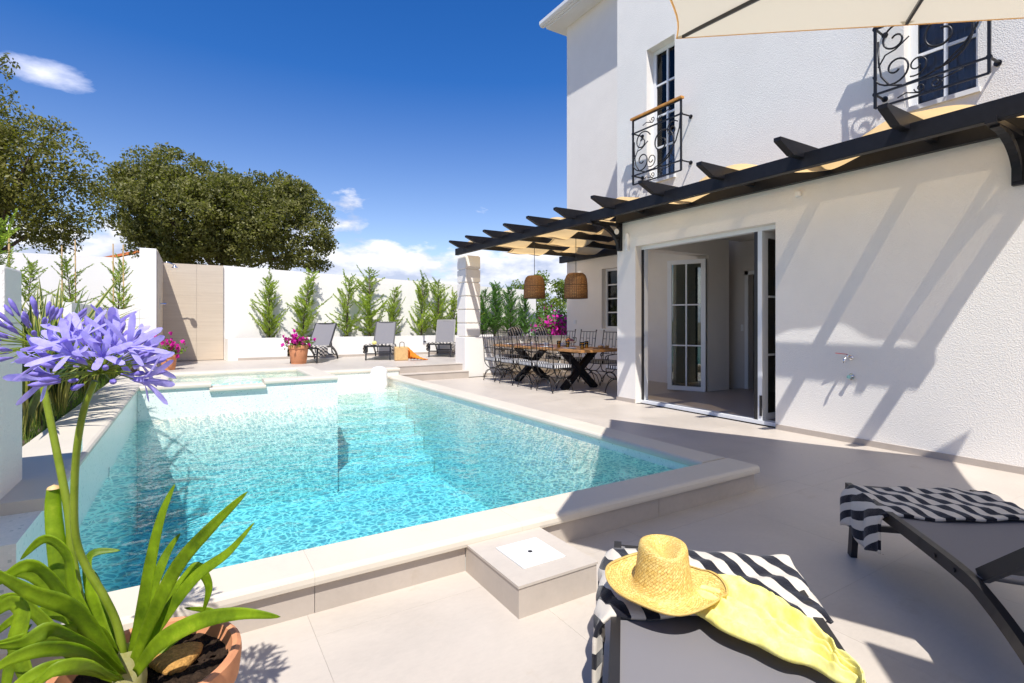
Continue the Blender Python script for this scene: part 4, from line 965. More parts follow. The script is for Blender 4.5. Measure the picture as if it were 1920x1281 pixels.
for i, (x, y) in enumerate([(6.12, 9.1), (6.1, 8.6), (6.35, 8.35), (6.0, 8.42), (6.45, 7.3)]):
    on_table('cup', ['small white cup near the far end of the table', 'small white cup in the middle of the table, left of the stemmed glasses', 'small white cup just behind the fruit stand', 'small white cup on the pool side of the fruit stand', 'small white cup beside the bread board'][i], 'cup', x, y, [(0, .002), (.03, .002), (.042, .07), (.039, .07), (.028, .008), (0, .008)], 'ceramic', 'cups on the dining table')
for i, (x, y) in enumerate([(5.95, 8.72), (6.4, 8.9), (6.25, 9.4), (5.98, 9.3), (6.33, 7.95)]):
    on_table('wine_glass', ['stemmed glass by the third pool side plate', 'stemmed glass on the villa side of the table middle', 'stemmed glass in the centre near the far end', 'stemmed glass on the pool side near the far end', 'stemmed glass right beside the fruit stand'][i], 'glass', x, y, [(.03, .001), (.004, .006), (.004, .075), (.034, .10), (.04, .14), (.034, .19), (.033, .19), (.038, .14), (.03, .10), (0, .08)], 'clear_glass', 'stemmed glasses on the dining table', 14)
fs = thing('fruit_stand', 'white footed stand heaped with dark fruit in the middle of the table', 'fruit stand', (6.2, 7.95, TZ))
MB().lathe([(.07, .001), (.02, .012), (.015, .09), (.12, .10), (.15, .115), (.148, .118), (.11, .108), (0, .105)], (6.2, 7.95, TZ), 24).build('stand', M['ceramic'], fs, smooth=True)
M['plum'] = mat_plain('dark_plum', (.12, .03, .08), .35, var=.3, vs=20); M['apricot'] = mat_plain('apricot', (.75, .30, .05), .5)
for k in range(16):
    a = random.uniform(0, 6.28); r_ = random.uniform(0, .10); z_ = .13 + random.uniform(0, .04) * (1 - r_ / .1)
    MB().lathe([(0, -.022), (.014, -.018), (.022, 0), (.015, .017), (0, .021)], (6.2 + r_ * math.cos(a), 7.95 + r_ * math.sin(a), TZ + z_), 8).build('fruit', M['plum' if k % 4 else 'apricot'], fs, smooth=True)
br = thing('bread_board', 'small board with bread rolls near the end of the table', 'board', (6.3, 7.2, TZ))
MB().box(6.2, 7.08, TZ + .001, 6.5, 7.26, TZ + .016).build('board', M['wood'], br, bevel=.004)
M['bread'] = mat_plain('bread_crust', (.50, .27, .09), .7, var=.3, vs=12)
for k, (x, y) in enumerate(((6.26, 7.14), (6.34, 7.19), (6.43, 7.15))): MB().lathe([(0, .0), (.04, .008), (.045, .02), (.03, .042), (0, .05)], (x, y, TZ + .016), 12).build('bread_roll', M['bread'], br, smooth=True)
# pendants
def pendant(x, y, z0, w, h, lab):
    t = thing('pendant_lamp', lab, 'pendant lamp', (x, y, 2.9), group='wicker pendant lamps')
    r = w / 2; k = [(r, 0), (r * 1.0, h * .25), (r * .98, h * .55), (r * .93, h * .75), (r * .80, h * .90), (r * .62, h * .975), (r * .1, h), (0, h)]
    m_ = MB(); m_.lathe(k, (x, y, z0), 48); m_.build('shade', M['wicker'], t, smooth=True, solid=.012)
    rm_ = MB()
    for zz, rr in ((.0, r), (h * .52, r * .985)): rm_.tube([(x + rr * math.cos(q), y + rr * math.sin(q), z0 + zz) for q in [2 * math.pi * i / 36 for i in range(37)]], .010, 6)
    for i in range(40):
        q = 2 * math.pi * i / 40; rm_.tube([(x + (a + .006) * math.cos(q), y + (a + .006) * math.sin(q), z0 + b_) for a, b_ in k[:6]], .004, 4)
    rm_.build('wicker_rib', M['wicker'], t)
    MB().tube([(x, y, z0 + h), (x, y, 2.93)], .006, 6).build('cord', M['iron'], t)
    MB().lathe([(0, h - .09), (.03, h - .07), (.03, h - .01), (0, h - .01)], (x, y, z0), 12).build('bulb_holder', M['iron'], t)
pendant(6.10, 9.0, 1.745, .43, .47, 'left wicker pendant lamp above the far end of the table')
pendant(6.24, 7.8, 1.70, .43, .48, 'right wicker pendant lamp in front of the shaded villa wall')

# ------------------------------------------------------------------ vegetation
def rowm(name, verts, nper, mats, parent, smooth=False, uv=None, mi=None):
    """many small faces at once from a numpy array (faces, nper, 3)"""
    v = np.asarray(verts, dtype=np.float32).reshape(-1, 3); nf = len(v) // nper
    me = bpy.data.meshes.new(name); me.vertices.add(len(v)); me.vertices.foreach_set('co', v.ravel())
    me.loops.add(nf * nper); me.loops.foreach_set('vertex_index', np.arange(nf * nper, dtype=np.int32))
    me.polygons.add(nf); me.polygons.foreach_set('loop_start', np.arange(nf, dtype=np.int32) * nper)
    for m_ in (mats if isinstance(mats, list) else [mats]): me.materials.append(m_)
    if mi is not None: me.polygons.foreach_set('material_index', mi)
    me.update(calc_edges=True); me.validate()
    o = bpy.data.objects.new(name, me); COL.objects.link(o); put(o, parent); return o
def leafq(cen, size, up_bias=0.3, asp=.5):
    n = len(cen); d = np.random.normal(size=(n, 3)); d[:, 2] += up_bias; d /= np.linalg.norm(d, axis=1, keepdims=True)
    e = np.cross(d, np.random.normal(size=(n, 3))); e /= np.linalg.norm(e, axis=1, keepdims=True) + 1e-9
    s = (size * np.random.uniform(.6, 1.3, n))[:, None]
    a = d * s * .5; b = e * s * .5 * asp
    return np.stack([cen - a, cen + b, cen + a, cen - b], axis=1)
def crown(D, outline, depth, nclus, nleaf, leaf, mat, name, label, trunk, cr=(.45, .95), z_shift=0, cat='tree', group=None, seed=1, limbs=10, gap=0):
    """crown filling the outline (picture pixels at distance D) with real depth"""
    rs = np.random.RandomState(seed); random.seed(seed); np.random.seed(seed)
    poly = [((x - 960) / FPX * D, CAM_H + (HY - y) / FPX * D) for x, y in outline]
    xs = [p[0] for p in poly]; zs_ = [p[1] for p in poly]; cx, cz = sum(xs) / len(xs), sum(zs_) / len(zs_)
    def inside(x, z):
        c = False
        for i in range(len(poly)):
            (x1, z1), (x2, z2) = poly[i], poly[i - 1]
            if (z1 > z) != (z2 > z) and x < (x2 - x1) * (z - z1) / (z2 - z1) + x1: c = not c
        return c
    def edge(x, z): return min(max(0, 1) and math.hypot(x - (a[0] + (b[0] - a[0]) * t), z - (a[1] + (b[1] - a[1]) * t)) for a, b in zip(poly, poly[1:] + poly[:1]) for t in [max(0, min(1, ((x - a[0]) * (b[0] - a[0]) + (z - a[1]) * (b[1] - a[1])) / max(1e-6, (b[0] - a[0]) ** 2 + (b[1] - a[1]) ** 2)))])
    cl = []; 
    while len(cl) < nclus:
        x = random.uniform(min(xs), max(xs)); z = random.uniform(min(zs_), max(zs_))
        if not inside(x, z): continue
        e = edge(x, z); r = random.uniform(*cr)
        if e < r * .45: r = random.uniform(.2, .5) * min(1, D / 20) + e * .4
        half = depth * min(1, (e / (depth * .9)) ** .5 if e > 0 else 0)
        y = -half * random.uniform(.35, 1) if random.random() < .68 else random.uniform(-half, half)
        cl.append((x, y, z, r))
    rt_ = np.array((CS, -SN, 0)); fw = np.array((SN, CS, 0)); up = np.array((0, 0, 1.))
    pts = []
    for (x, y, z, r) in cl:
        n = max(20, int(nleaf * (r / .7) ** 2)); u = np.random.normal(size=(n, 3)); u /= np.linalg.norm(u, axis=1, keepdims=True)
        rad = r * np.random.uniform(.35, 1.05, (n, 1)) ** .6; q = u * rad * np.array((1, 1, .78))
        lump = 1 + .22 * np.sin(u[:, :1] * 7 + x * 3) * np.sin(u[:, 2:] * 6 + z)
        q = q * lump
        pts.append(q[:, :1] * rt_ + q[:, 1:2] * fw + q[:, 2:] * up + rt_ * x + fw * (D + y) + up * z)
    cen = np.concatenate(pts)
    tx, tz = trunk; base = rt_ * ((tx - 960) / FPX * D) + fw * D; base = Vector((base[0], base[1], -.1))
    t = thing(name, label, cat, base, group=group)
    rowm('crown', leafq(cen, leaf), 4, M[mat], t)
    b = MB(); z1 = cz - (max(zs_) - min(zs_)) * .15; top = Vector((base.x, base.y, z1)) + Vector(rt_) * (cx - (tx - 960) / FPX * D) * .5
    b.tube(spline([base, base.lerp(top, .5) + Vector((.15, .1, 0)), top], 5), [lerp(tz, tz * .6, i / 10) for i in range(11)], 9)
    for k in range(limbs):
        x, y, z, r = cl[(k * 37) % len(cl)]; e = Vector(rt_) * x + Vector(fw) * (D + y) + Vector((0, 0, z)); s_ = base.lerp(top, random.uniform(.55, 1))
        md = s_.lerp(e, .5) + Vector((0, 0, random.uniform(-.1, .5)))
        b.tube(spline([s_, md, e], 5), [lerp(tz * .42, tz * .08, i / 10) for i in range(11)], 6)
    b.build('trunk', M['bark'], t, smooth=True)
    return t
crown(24, [(240, 398), (234, 368), (242, 340), (256, 324), (272, 312), (300, 300), (315, 292), (345, 287), (372, 296), (392, 312), (430, 318), (480, 322), (520, 328), (548, 340), (580, 352), (606, 370), (622, 395), (618, 430), (626, 455), (612, 480), (600, 505), (560, 512), (480, 505), (400, 500), (330, 500), (290, 485), (278, 462), (262, 450), (244, 425)],
      3.2, 250, 520, .15, 'olive1', 'oak_tree', 'broad dense evergreen oak standing behind the shower wall', (420, .32), cr=(.30, .88), seed=3, limbs=14)
crown(15, [(-60, 150), (0, 165), (22, 186), (52, 195), (62, 215), (92, 232), (120, 243), (150, 262), (170, 283), (196, 296), (190, 322), (176, 345), (183, 372), (180, 400), (184, 432), (160, 452), (120, 470), (96, 458), (84, 440), (70, 452), (40, 440), (34, 470), (0, 478), (-60, 480)],
      2.4, 250, 380, .105, 'olive2', 'oak_tree', 'tall evergreen oak cut off by the left edge of the picture', (-90, .26), cr=(.25, .52), seed=5, limbs=16)
crown(15, [(-40, 85), (5, 90), (22, 100), (30, 118), (18, 132), (30, 142), (8, 150), (-40, 150)], .8, 16, 130, .12, 'olive2', 'oak_branch_crown', 'loose upper crown of the left oak against the sky', (-90, .1), cr=(.2, .35), seed=8, limbs=3)
crown(34, [(952, 540), (960, 531), (985, 535), (1000, 520), (1020, 516), (1042, 530), (1058, 528), (1068, 545), (1068, 620), (1010, 622), (965, 600)], 1.8, 60, 260, .16, 'pine', 'pine_tree', 'bright green pine beyond the end of the white wall', (1030, .2), cr=(.45, .8), seed=4, limbs=4)
crown(31, [(440, 480), (452, 452), (470, 440), (492, 452), (500, 478), (495, 505), (440, 505)], .8, 20, 160, .13, 'russet', 'russet_shrub', 'reddish leaved shrub growing in front of the broad oak', (470, .1), cr=(.3, .5), seed=9, limbs=3, cat='shrub') if False else None

# young cypresses: stem + flat feathery sprays
def cypress_mesh(seed, h, spread, dens=1.0, tilt=0.0):
    rs = random.Random(seed); quads = []; stem = []
    lean = Vector((rs.uniform(-.16, .16), rs.uniform(-.08, .08), 0)) * h * .6 + Vector((tilt, 0, 0))
    def sp(t): return Vector((lean.x * t * t, lean.y * t * t, h * t))
    tips = []
    nb = int(84 * dens)
    for i in range(nb):
        t = .03 + .95 * (i / nb) ** .9; az = i * 2.4 + rs.uniform(-.5, .5); el = R(rs.uniform(12, 60)) ; L_ = spread * (1.0 - t) ** .7 * rs.uniform(.30, 1.30) * (1 + .35 * math.sin(az * 2 + seed)) + .11
        if rs.random() < .10: L_ *= 1.6
        if math.sin(az * 1.0 + t * 9 + seed) > .72 and t > .25: continue
        d = Vector((math.cos(az) * math.cos(el), math.sin(az) * math.cos(el), math.sin(el))); s_ = sp(t); side = d.cross(Vector((0, 0, 1))).normalized(); nrm = side.cross(d)
        nseg = max(6, int(L_ / .028)); pts = []
        for k in range(nseg + 1):
            q = k / nseg; pts.append(s_ + d * (L_ * q) + Vector((0, 0, 1)) * (.10 * L_ * q * q) + side * .03 * math.sin(q * 4 + i))
        tips.append([s_, pts[nseg // 2], pts[-1]])
        for k in range(1, nseg + 1):
            q = k / nseg; ll = .115 * (1 - q * .62) * min(1, L_ / .3 + .3)
            for sd in (-1, 1):
                for jj in range(2):
                    a = rs.uniform(.35, .8); ph = rs.uniform(-.9, .9)
                    dr = (d * math.cos(a) + (side * math.cos(ph) + nrm * math.sin(ph)) * sd * math.sin(a)).normalized(); l2 = ll * rs.uniform(.6, 1.2); w = .021
                    p0 = pts[k]; wv = dr.cross(nrm).normalized() * w * .5 if dr.cross(nrm).length > .01 else side * w * .5
                    if rs.random() < .5: wv = dr.cross(side).normalized() * w * .5 if dr.cross(side).length > .01 else wv
                    quads.append([p0, p0 + dr * l2 * .5 + wv, p0 + dr * l2, p0 + dr * l2 * .5 - wv])
    return np.array([[tuple(p) for p in q] for q in quads], dtype=np.float32), sp, tips
def cypress_proto(seed, h, spread, dens, tilt, mat):
    t = thing('young_cypress', 'young cypress', 'cypress', group='young cypresses in the planters', local=True)
    q, sp, tips = cypress_mesh(seed, h, spread, dens, tilt)
    rowm('foliage', q, 4, M[mat], t)
    b = MB(); b.tube([sp(k / 8) for k in range(9)], [lerp(.022, .004, k / 8) for k in range(9)], 6)
    for tp in tips[::1]: b.tube(tp, [.006, .004, .002], 3)
    b.build('stem', M['bark'], t); return t
protos = [cypress_proto(11, 1.75, .62, 1.0, 0, 'conifer'), cypress_proto(23, 1.9, .50, 1.15, .12, 'conifer'), cypress_proto(37, 1.8, .55, .95, -.15, 'conifer'), cypress_proto(41, 1.75, .60, 1.25, 0, 'conifer2'), cypress_proto(57, 1.55, .52, .62, 0, 'conifer')]
pos = [(505, 0, .94, .25, 'young cypress nearest the shower wall, one long arm reaching left'), (568, 1, 1.0, -.05, 'second young cypress from the shower wall, behind the petunia pot'), (650, 4, 1.12, 2.1, 'young cypress left of the middle far lounger'),
       (693, 1, 1.08, 1.0, 'tallest young cypress behind the middle far lounger'), (737, 2, .84, 3.0, 'young cypress leaning right behind the beach bag'), (790, 4, 1.16, 4.0, 'young cypress between the bag and the last far lounger'), (822, 0, 1.0, 5.0, 'young cypress behind the last far lounger'), (851, 4, .9, 1.4, 'young cypress half hidden by the banded column'),
       (906, 3, .86, .6, 'dense green cypress just right of the banded column'), (928, 3, 1.0, 2.2, 'taller green cypress behind the dining chairs'), (957, 3, .94, 3.6, 'green cypress left of the left pendant lamp'), (985, 3, .80, 5.1, 'smallest green cypress at the end of the white wall')]
used = set()
for px, k, sc, rz, lab in pos:
    o = protos[k] if k not in used else copy_tree(protos[k]); used.add(k)
    p = onY(px, 600, 14.80 + random.uniform(-.06, .06)); o.location = (p.x, p.y, .75); o.rotation_euler = (0, 0, rz); o.scale = (sc, sc, sc); o['label'] = lab
for px, Y_, k, sc, rz, lab in ((133, 13.9, 4, .76, .4, 'sparse cypress tied to two bamboo canes in the raised planter'), (222, 13.6, 4, .74, 4.0, 'sparse cypress with two canes next to the white pillar'), (-4, 8.5, 0, .62, 1.2, 'bright cypress top above the foreground pillar'), (52, 12.5, 4, .62, 3.7, 'small cypress just right of the foreground pillar')):
    o = protos[k] if k not in used else copy_tree(protos[k]); used.add(k)
    p = onY(px, 590, Y_); o.location = (p.x, p.y, 1.36); o.rotation_euler = (0, 0, rz); o.scale = (sc, sc, sc); o['label'] = lab; o['group'] = 'young cypresses in the planters'
for px, Y_, py, lab in ((116, 13.9, 461, 'left bamboo cane by the cypress nearest the left edge'), (141, 13.9, 450, 'tallest bamboo cane by the left cypress'), (212, 13.6, 457, 'left cane beside the white pillar'), (231, 13.6, 459, 'right cane beside the white pillar'), (17, 9.5, 440, 'cane above the foreground pillar')):
    a = onY(px + 1, 590, Y_); b_ = onY(px, py, Y_); tag(MB().tube([(a.x, a.y, 1.3), b_], .012, 7).build('bamboo_cane', M['cane']), lab, 'cane', 'bamboo canes')

# variegated flax beside the pool
def flax(x, y, z, n, h, lab, sd):
    rs = random.Random(sd); t = thing('flax_plant', lab, 'plant', (x, y, z), group='variegated flax plants')
    g = MB()
    for i in range(n):
        az = rs.uniform(0, 6.28); lean = rs.uniform(.1, .95); L_ = h * rs.uniform(.7, 1.15); pts = []
        d = Vector((math.cos(az), math.sin(az), 0))
        for k in range(9):
            q = k / 8; a = lean * (q ** 1.4) * 1.25
            pts.append(Vector((x, y, z)) + d * (.03 + L_ * q * math.sin(a * .75)) + Vector((0, 0, L_ * q * math.cos(a * .8))))
        w = [.03, .05, .062, .066, .062, .052, .038, .02, .002]; w = [q_ * rs.uniform(.7, 1.1) for q_ in w]
        g.ribbon(pts, w, side=Vector((-d.y, d.x, 0)), fold=.22, mis=(0, 1) if rs.random() < .75 else (1, 1))
    g.build('leaf_fan', [M['phor_y'], M['phor_g']], t)
fl = [(-1.02, 4.95, 46, .95, 'nearest striped flax beside the raised pool edge'), (-1.06, 5.5, 56, 1.12, 'tall yellow striped flax behind the flower heads'), (-1.0, 6.1, 52, 1.05, 'striped flax in the middle of the pool bed'), (-1.18, 6.7, 50, 1.15, 'striped flax growing farther from the pool edge'), (-1.0, 7.3, 40, .95, 'striped flax opposite the hot tub'), (-1.05, 8.3, 30, .85, 'far striped flax below the raised planter'), (-1.0, 9.6, 24, .7, 'small flax near the shower pillar'), (-1.35, 5.9, 46, 1.1, 'striped flax just right of the foreground pillar')]
for i, (x, y, n, h, lab) in enumerate(fl): flax(x, y, .40, n, h, lab, 70 + i)
# one long leaf that sweeps up to the right
g = MB(); fx = thing('flax_plant', 'tall flax whose long yellow leaf sweeps up to the right above the flowers', 'plant', (P(110, 700, 5.0).x, P(110, 700, 5.0).y, .4), group='variegated flax plants')
for pts_, w_ in (([(105, 760), (132, 660), (172, 590), (234, 508)], .060), ([(112, 760), (140, 680), (168, 620), (192, 560)], .055), ([(98, 760), (100, 690), (88, 630), (70, 590)], .05), ([(118, 770), (170, 690), (230, 640), (262, 610)], .045), ([(110, 770), (150, 700), (190, 640), (240, 590)], .04), ([(104, 770), (118, 690), (120, 620), (108, 580)], .045)):
    pts = spline([P(x_, y_, 5.0 + .1 * k_) for k_, (x_, y_) in enumerate(pts_)], 5); k = len(pts)
    g.ribbon(pts, [w_ * min(1, .5 + i / k) * (1 - (i / (k - 1)) ** 3) + .002 for i in range(k)], side=(CS, -SN, 0), fold=.2, mis=(0, 1))
g.build('leaf_fan', [M['phor_y'], M['phor_g']], fx)
# low grass mass in the bed
gr = []; 
for i in range(2600):
    x, y = random.uniform(-1.24, -.90), random.uniform(3.45, 12.4); a = random.uniform(0, 6.28); h = random.uniform(.05, .20); l = random.uniform(.02, .10)
    gr.append([(x, y, .40), (x + .004, y + .002, .40), (x + l * math.cos(a), y + l * math.sin(a), .40 + h)])
o = rowm('bed_grass', np.array(gr), 3, M['leafy'], None); tag(o, 'low green ground cover between the flax plants', 'ground cover', kind='stuff')

# petunia pots
def pot_plant(p, w, h, lab, sd, nl=260, nf=60, fr=.23, fz=.15):
    rs = random.Random(sd); np.random.seed(sd); t = thing('petunia_pot', lab, 'flower pot', p)
    r = w / 2; x, y, z = p
    MB().lathe([(0, 0), (r * .72, 0), (r * .74, .03), (r * .76, .035), (r * .93, h * .80), (r * .93, h * .82), (r * 1.0, h * .83), (r * 1.02, h * .98), (r * .99, h), (r * .90, h), (r * .88, h * .9), (0, h * .9)], (x, y, z + .001), 28).build('pot', M['terracotta'], t, smooth=True, sharp=35)
    c = np.random.normal(size=(nl, 3)) * np.array((fr * .55, fr * .55, fz * .5)) + np.array((x, y, z + h + fz * .35)); rowm('foliage', leafq(c, .085, .6, .6), 4, M['leafy'], t)
    c = np.random.normal(size=(nf, 3)) * np.array((fr * .6, fr * .6, fz * .45)) + np.array((x, y, z + h + fz * .75)); rowm('bloom', np.concatenate([leafq(c + np.random.normal(size=c.shape) * .012, .08, .2, .95) for _ in range(4)]), 4, M['magenta'], t)['kind'] = 'stuff'
pp = onZ(560, 682, .3); pot_plant((pp.x, pp.y, .3), .44, .42, 'terracotta pot of magenta petunias in front of the left far lounger', 3)
q = onZ(318, 690, .3); pot_plant((q.x, 12.3, .3), .30, .30, 'small pot of pink flowers by the shower, behind the purple bloom', 4, 120, 30, .2, .2)
# bougainvillea, covered thing and neighbours beyond the dining wall
rs_ = np.random.RandomState(4)
bt = thing('bougainvillea', 'magenta bougainvillea behind the low dining wall', 'shrub', (9.0, 12.2, 0))
c0 = P(1038, 612, 15.6); c = rs_.normal(size=(900, 3)) * np.array((.34, .3, .22)) + np.array(tuple(c0)); rowm('foliage', leafq(c, .12, .3, .6), 4, M['conifer2'], bt)
c = rs_.normal(size=(620, 3)) * np.array((.30, .28, .20)) + np.array(tuple(c0 + Vector((0, -.2, -.05)))); rowm('bloom', leafq(c, .11, .3, .9), 4, M['magenta'], bt)['kind'] = 'stuff'
MB().tube([(c0.x, c0.y, 0), (c0.x, c0.y, c0.z)], .03, 6).build('stem', M['bark'], bt)
M['blue_cover'] = mat_plain('slate_cover', (.07, .10, .13), .8)
cvp = P(1026, 640, 17); a_ = MB(); a_.lathe([(.55, 0), (.55, .4), (.5, .75), (.38, 1.05), (.2, 1.22), (0, 1.28)], (cvp.x, cvp.y, 0.02), 20, f=lambda x, y, z, r, q: (x * (1 + .05 * math.sin(7 * q)) + z * .16, y * (1 + .05 * math.sin(7 * q)), z))
o = a_.build('garden_cover', M['blue_cover'], None, smooth=True); tag(o, 'slate blue cloth cover beyond the dining wall beside the bougainvillea', 'cover')
# striped cushions showing above the dining wall
for px, w_, lab in ((966, .42, 'striped cushion showing above the low dining wall, left one'), (1016, .34, 'striped cushion above the low dining wall beside the bougainvillea')):
    p = onY(px, 624, 11.4); m_ = MB(); m_.grid(lambda u, v: (p.x - w_ / 2 + w_ * u, p.y + .05 * math.sin(math.pi * u), .72 + .40 * math.sin(math.pi * .5 * v) * (1 - .25 * abs(2 * u - 1) ** 3)), 14, 8, uvf=lambda u, v: (u * w_ + v * .2, v))
    tag(m_.build('outdoor_cushion', M['towel'], None, smooth=True, solid=.05), lab, 'cushion', 'striped cushions')
# beach bag with orange cloth
bp_ = onZ(752, 676, .3)
bg = thing('beach_bag', 'tan straw beach bag standing beside the middle far lounger', 'bag', bp_)
m_ = MB(); 
m_.prism([(bp_.x - .17, bp_.y - .06), (bp_.x + .15, bp_.y - .10), (bp_.x + .17, bp_.y + .06), (bp_.x - .15, bp_.y + .10)], .301, .64); M['tan'] = mat_plain('tan_straw_bag', (.62, .40, .17), .8, var=.15, vs=20); m_.build('bag_body', M['tan'], bg, bevel=.02)
MB().tube(spline([(bp_.x - .06, bp_.y - .07, .62), (bp_.x - .05, bp_.y - .08, .74), (bp_.x + .04, bp_.y - .08, .74), (bp_.x + .05, bp_.y - .08, .62)], 6), .008, 6).build('handle', M['bark'], bg)
m_ = MB(); q = bp_ + Vector((.30, -.12, 0))
m_.grid(lambda u, v: (q.x - .16 + .46 * u + .02 * math.sin(v * 13), q.y - .12 + .22 * v, .305 + (.30 * (1 - u) ** 1.6 * math.sin(math.pi * min(1, v * .9 + .08)) + .02 * abs(math.sin(u * 17 + v * 9)))), 24, 16)
tag(m_.build('orange_cloth', M['orange'], None, smooth=True, solid=.01), 'crumpled orange cloth on the floor beside the beach bag', 'cloth')
# small yellow thing on lounger: rolled towel / fruit
q = onZ(702, 647, .68); tag(MB().lathe([(0, 0), (.05, .01), (.06, .04), (.04, .08), (0, .09)], (q.x, q.y, .69), 12).build('yellow_cap', M['yellow'], None, smooth=True), 'small yellow cap lying on the striped towel of the middle far lounger', 'cap')
# neighbour house
nh = thing('neighbour_house', 'low white neighbour house with an orange tiled roof behind the wall', 'house', P(225, 600, 32))
a, b_, c_ = P(182, 484, 32), P(262, 484, 32), P(262, 484, 40); ex = (b_ - a); ey = Vector((ex.y, -ex.x, 0)).normalized() * -5
def zz(v, z): return (v.x, v.y, z)
zb = a.z - .25
m_ = MB(); m_.add([zz(a, -.1), zz(b_, -.1), zz(b_ + ey, -.1), zz(a + ey, -.1), zz(a, zb), zz(b_, zb + .55), zz(b_ + ey, zb + .55), zz(a + ey, zb)], [(0, 1, 5, 4), (1, 2, 6, 5), (2, 3, 7, 6), (3, 0, 4, 7)]); m_.build('wall', M['garden_white'], nh)
r_ = MB(); off = ex.normalized() * .35
r_.add([zz(a - off, zb + .02), zz(b_ + off * .2, zb + .62), zz(b_ + ey, zb + 1.1), zz(a + ey - off, zb + .75), zz(a - off, zb + .14), zz(b_ + off * .2, zb + .74), zz(b_ + ey, zb + 1.22), zz(a + ey - off, zb + .87)], [(0, 3, 2, 1), (4, 5, 6, 7), (0, 1, 5, 4), (1, 2, 6, 5), (2, 3, 7, 6), (3, 0, 4, 7)]); r_.build('roof', M['roof'], nh)
m_ = MB()
for k in range(24):
    s_ = a.lerp(b_, k / 24) - off * (1 - k / 12) * .5; zz0 = zb + .15 + .6 * k / 24; m_.tube([zz(s_, zz0), zz(s_ + ey, zz0 + .72)], .07, 6)
m_.build('roof_tile_row', M['roof'], nh)

# ------------------------------------------------------------------ foreground pot with agapanthus
PD = 1.27; pc = P(278, 900, PD); pc = Vector((pc.x, pc.y, 0)); PR, PZ = .20, .42
ag = thing('agapanthus_pot', 'large terracotta pot with a purple agapanthus in the lower left corner', 'potted plant', pc)
MB().lathe([(0, 0), (.14, 0), (.145, .02), (.172, .34), (.176, .345), (.197, .35), (.203, .40), (.201, .418), (.192, .424), (.181, .42), (.176, .40), (.165, .36), (0, .36)], pc, 56).build('pot', M['terracotta'], ag, smooth=True, sharp=40)
s = MB(); s.grid(lambda u, v: (pc.x + .172 * u * math.cos(v * 2 * math.pi), pc.y + .172 * u * math.sin(v * 2 * math.pi), .385 + random.uniform(-.006, .007)), 22, 70); s.build('soil', M['soil'], ag, smooth=True)
q = onZ(330, 1235, .39); s = MB(); s.lathe([(.055, -.005), (.058, .006), (.045, .014), (0, .017)], (q.x, q.y, .39), 24, f=lambda x, y, z, r, a: (x * (1 + .12 * math.sin(3 * a)), y * (1 + .12 * math.sin(3 * a)), z)); s.build('coir_patch', M['coir'], ag, smooth=True)
def leafp(pts, w, fold=-.10, mat='aga', tw=0.0, n=7, name='leaf', red=False):
    """strap leaf through (px, py, D) points; w = widest width in metres"""
    pp = spline([P(*p) for p in pts], n); k = len(pp); ws = [w * (min(1, .55 + 1.6 * i / k)) * (1 - (i / (k - 1)) ** 3.2) ** .8 + .0005 for i in range(k)]
    v = Vector((SN, CS, -.35)).normalized(); g_ = MB(); b0 = pp
    vs = []; fs_ = []
    for i, p in enumerate(pp):
        t_ = (pp[min(i + 1, k - 1)] - pp[max(i - 1, 0)]).normalized(); sd = t_.cross(v); sd = sd.normalized() if sd.length > .1 else Vector((1, 0, 0))
        a = tw * i / k; nn = sd.cross(t_).normalized(); sd2 = sd * math.cos(a) + nn * math.sin(a); n2 = sd2.cross(t_).normalized()
        for c_ in (-1, -.5, 0, .5, 1): vs.append(p + sd2 * ws[i] * .5 * c_ + n2 * fold * ws[i] * c_ * c_)
    for i in range(k - 1):
        for j in range(4): fs_.append((i * 5 + j, i * 5 + j + 1, (i + 1) * 5 + j + 1, (i + 1) * 5 + j))
    g_.add(vs, fs_); return g_.build(name, M[mat], ag, smooth=True, solid=.0012)
B = (240, 1290, 1.20)   # where the leaves meet
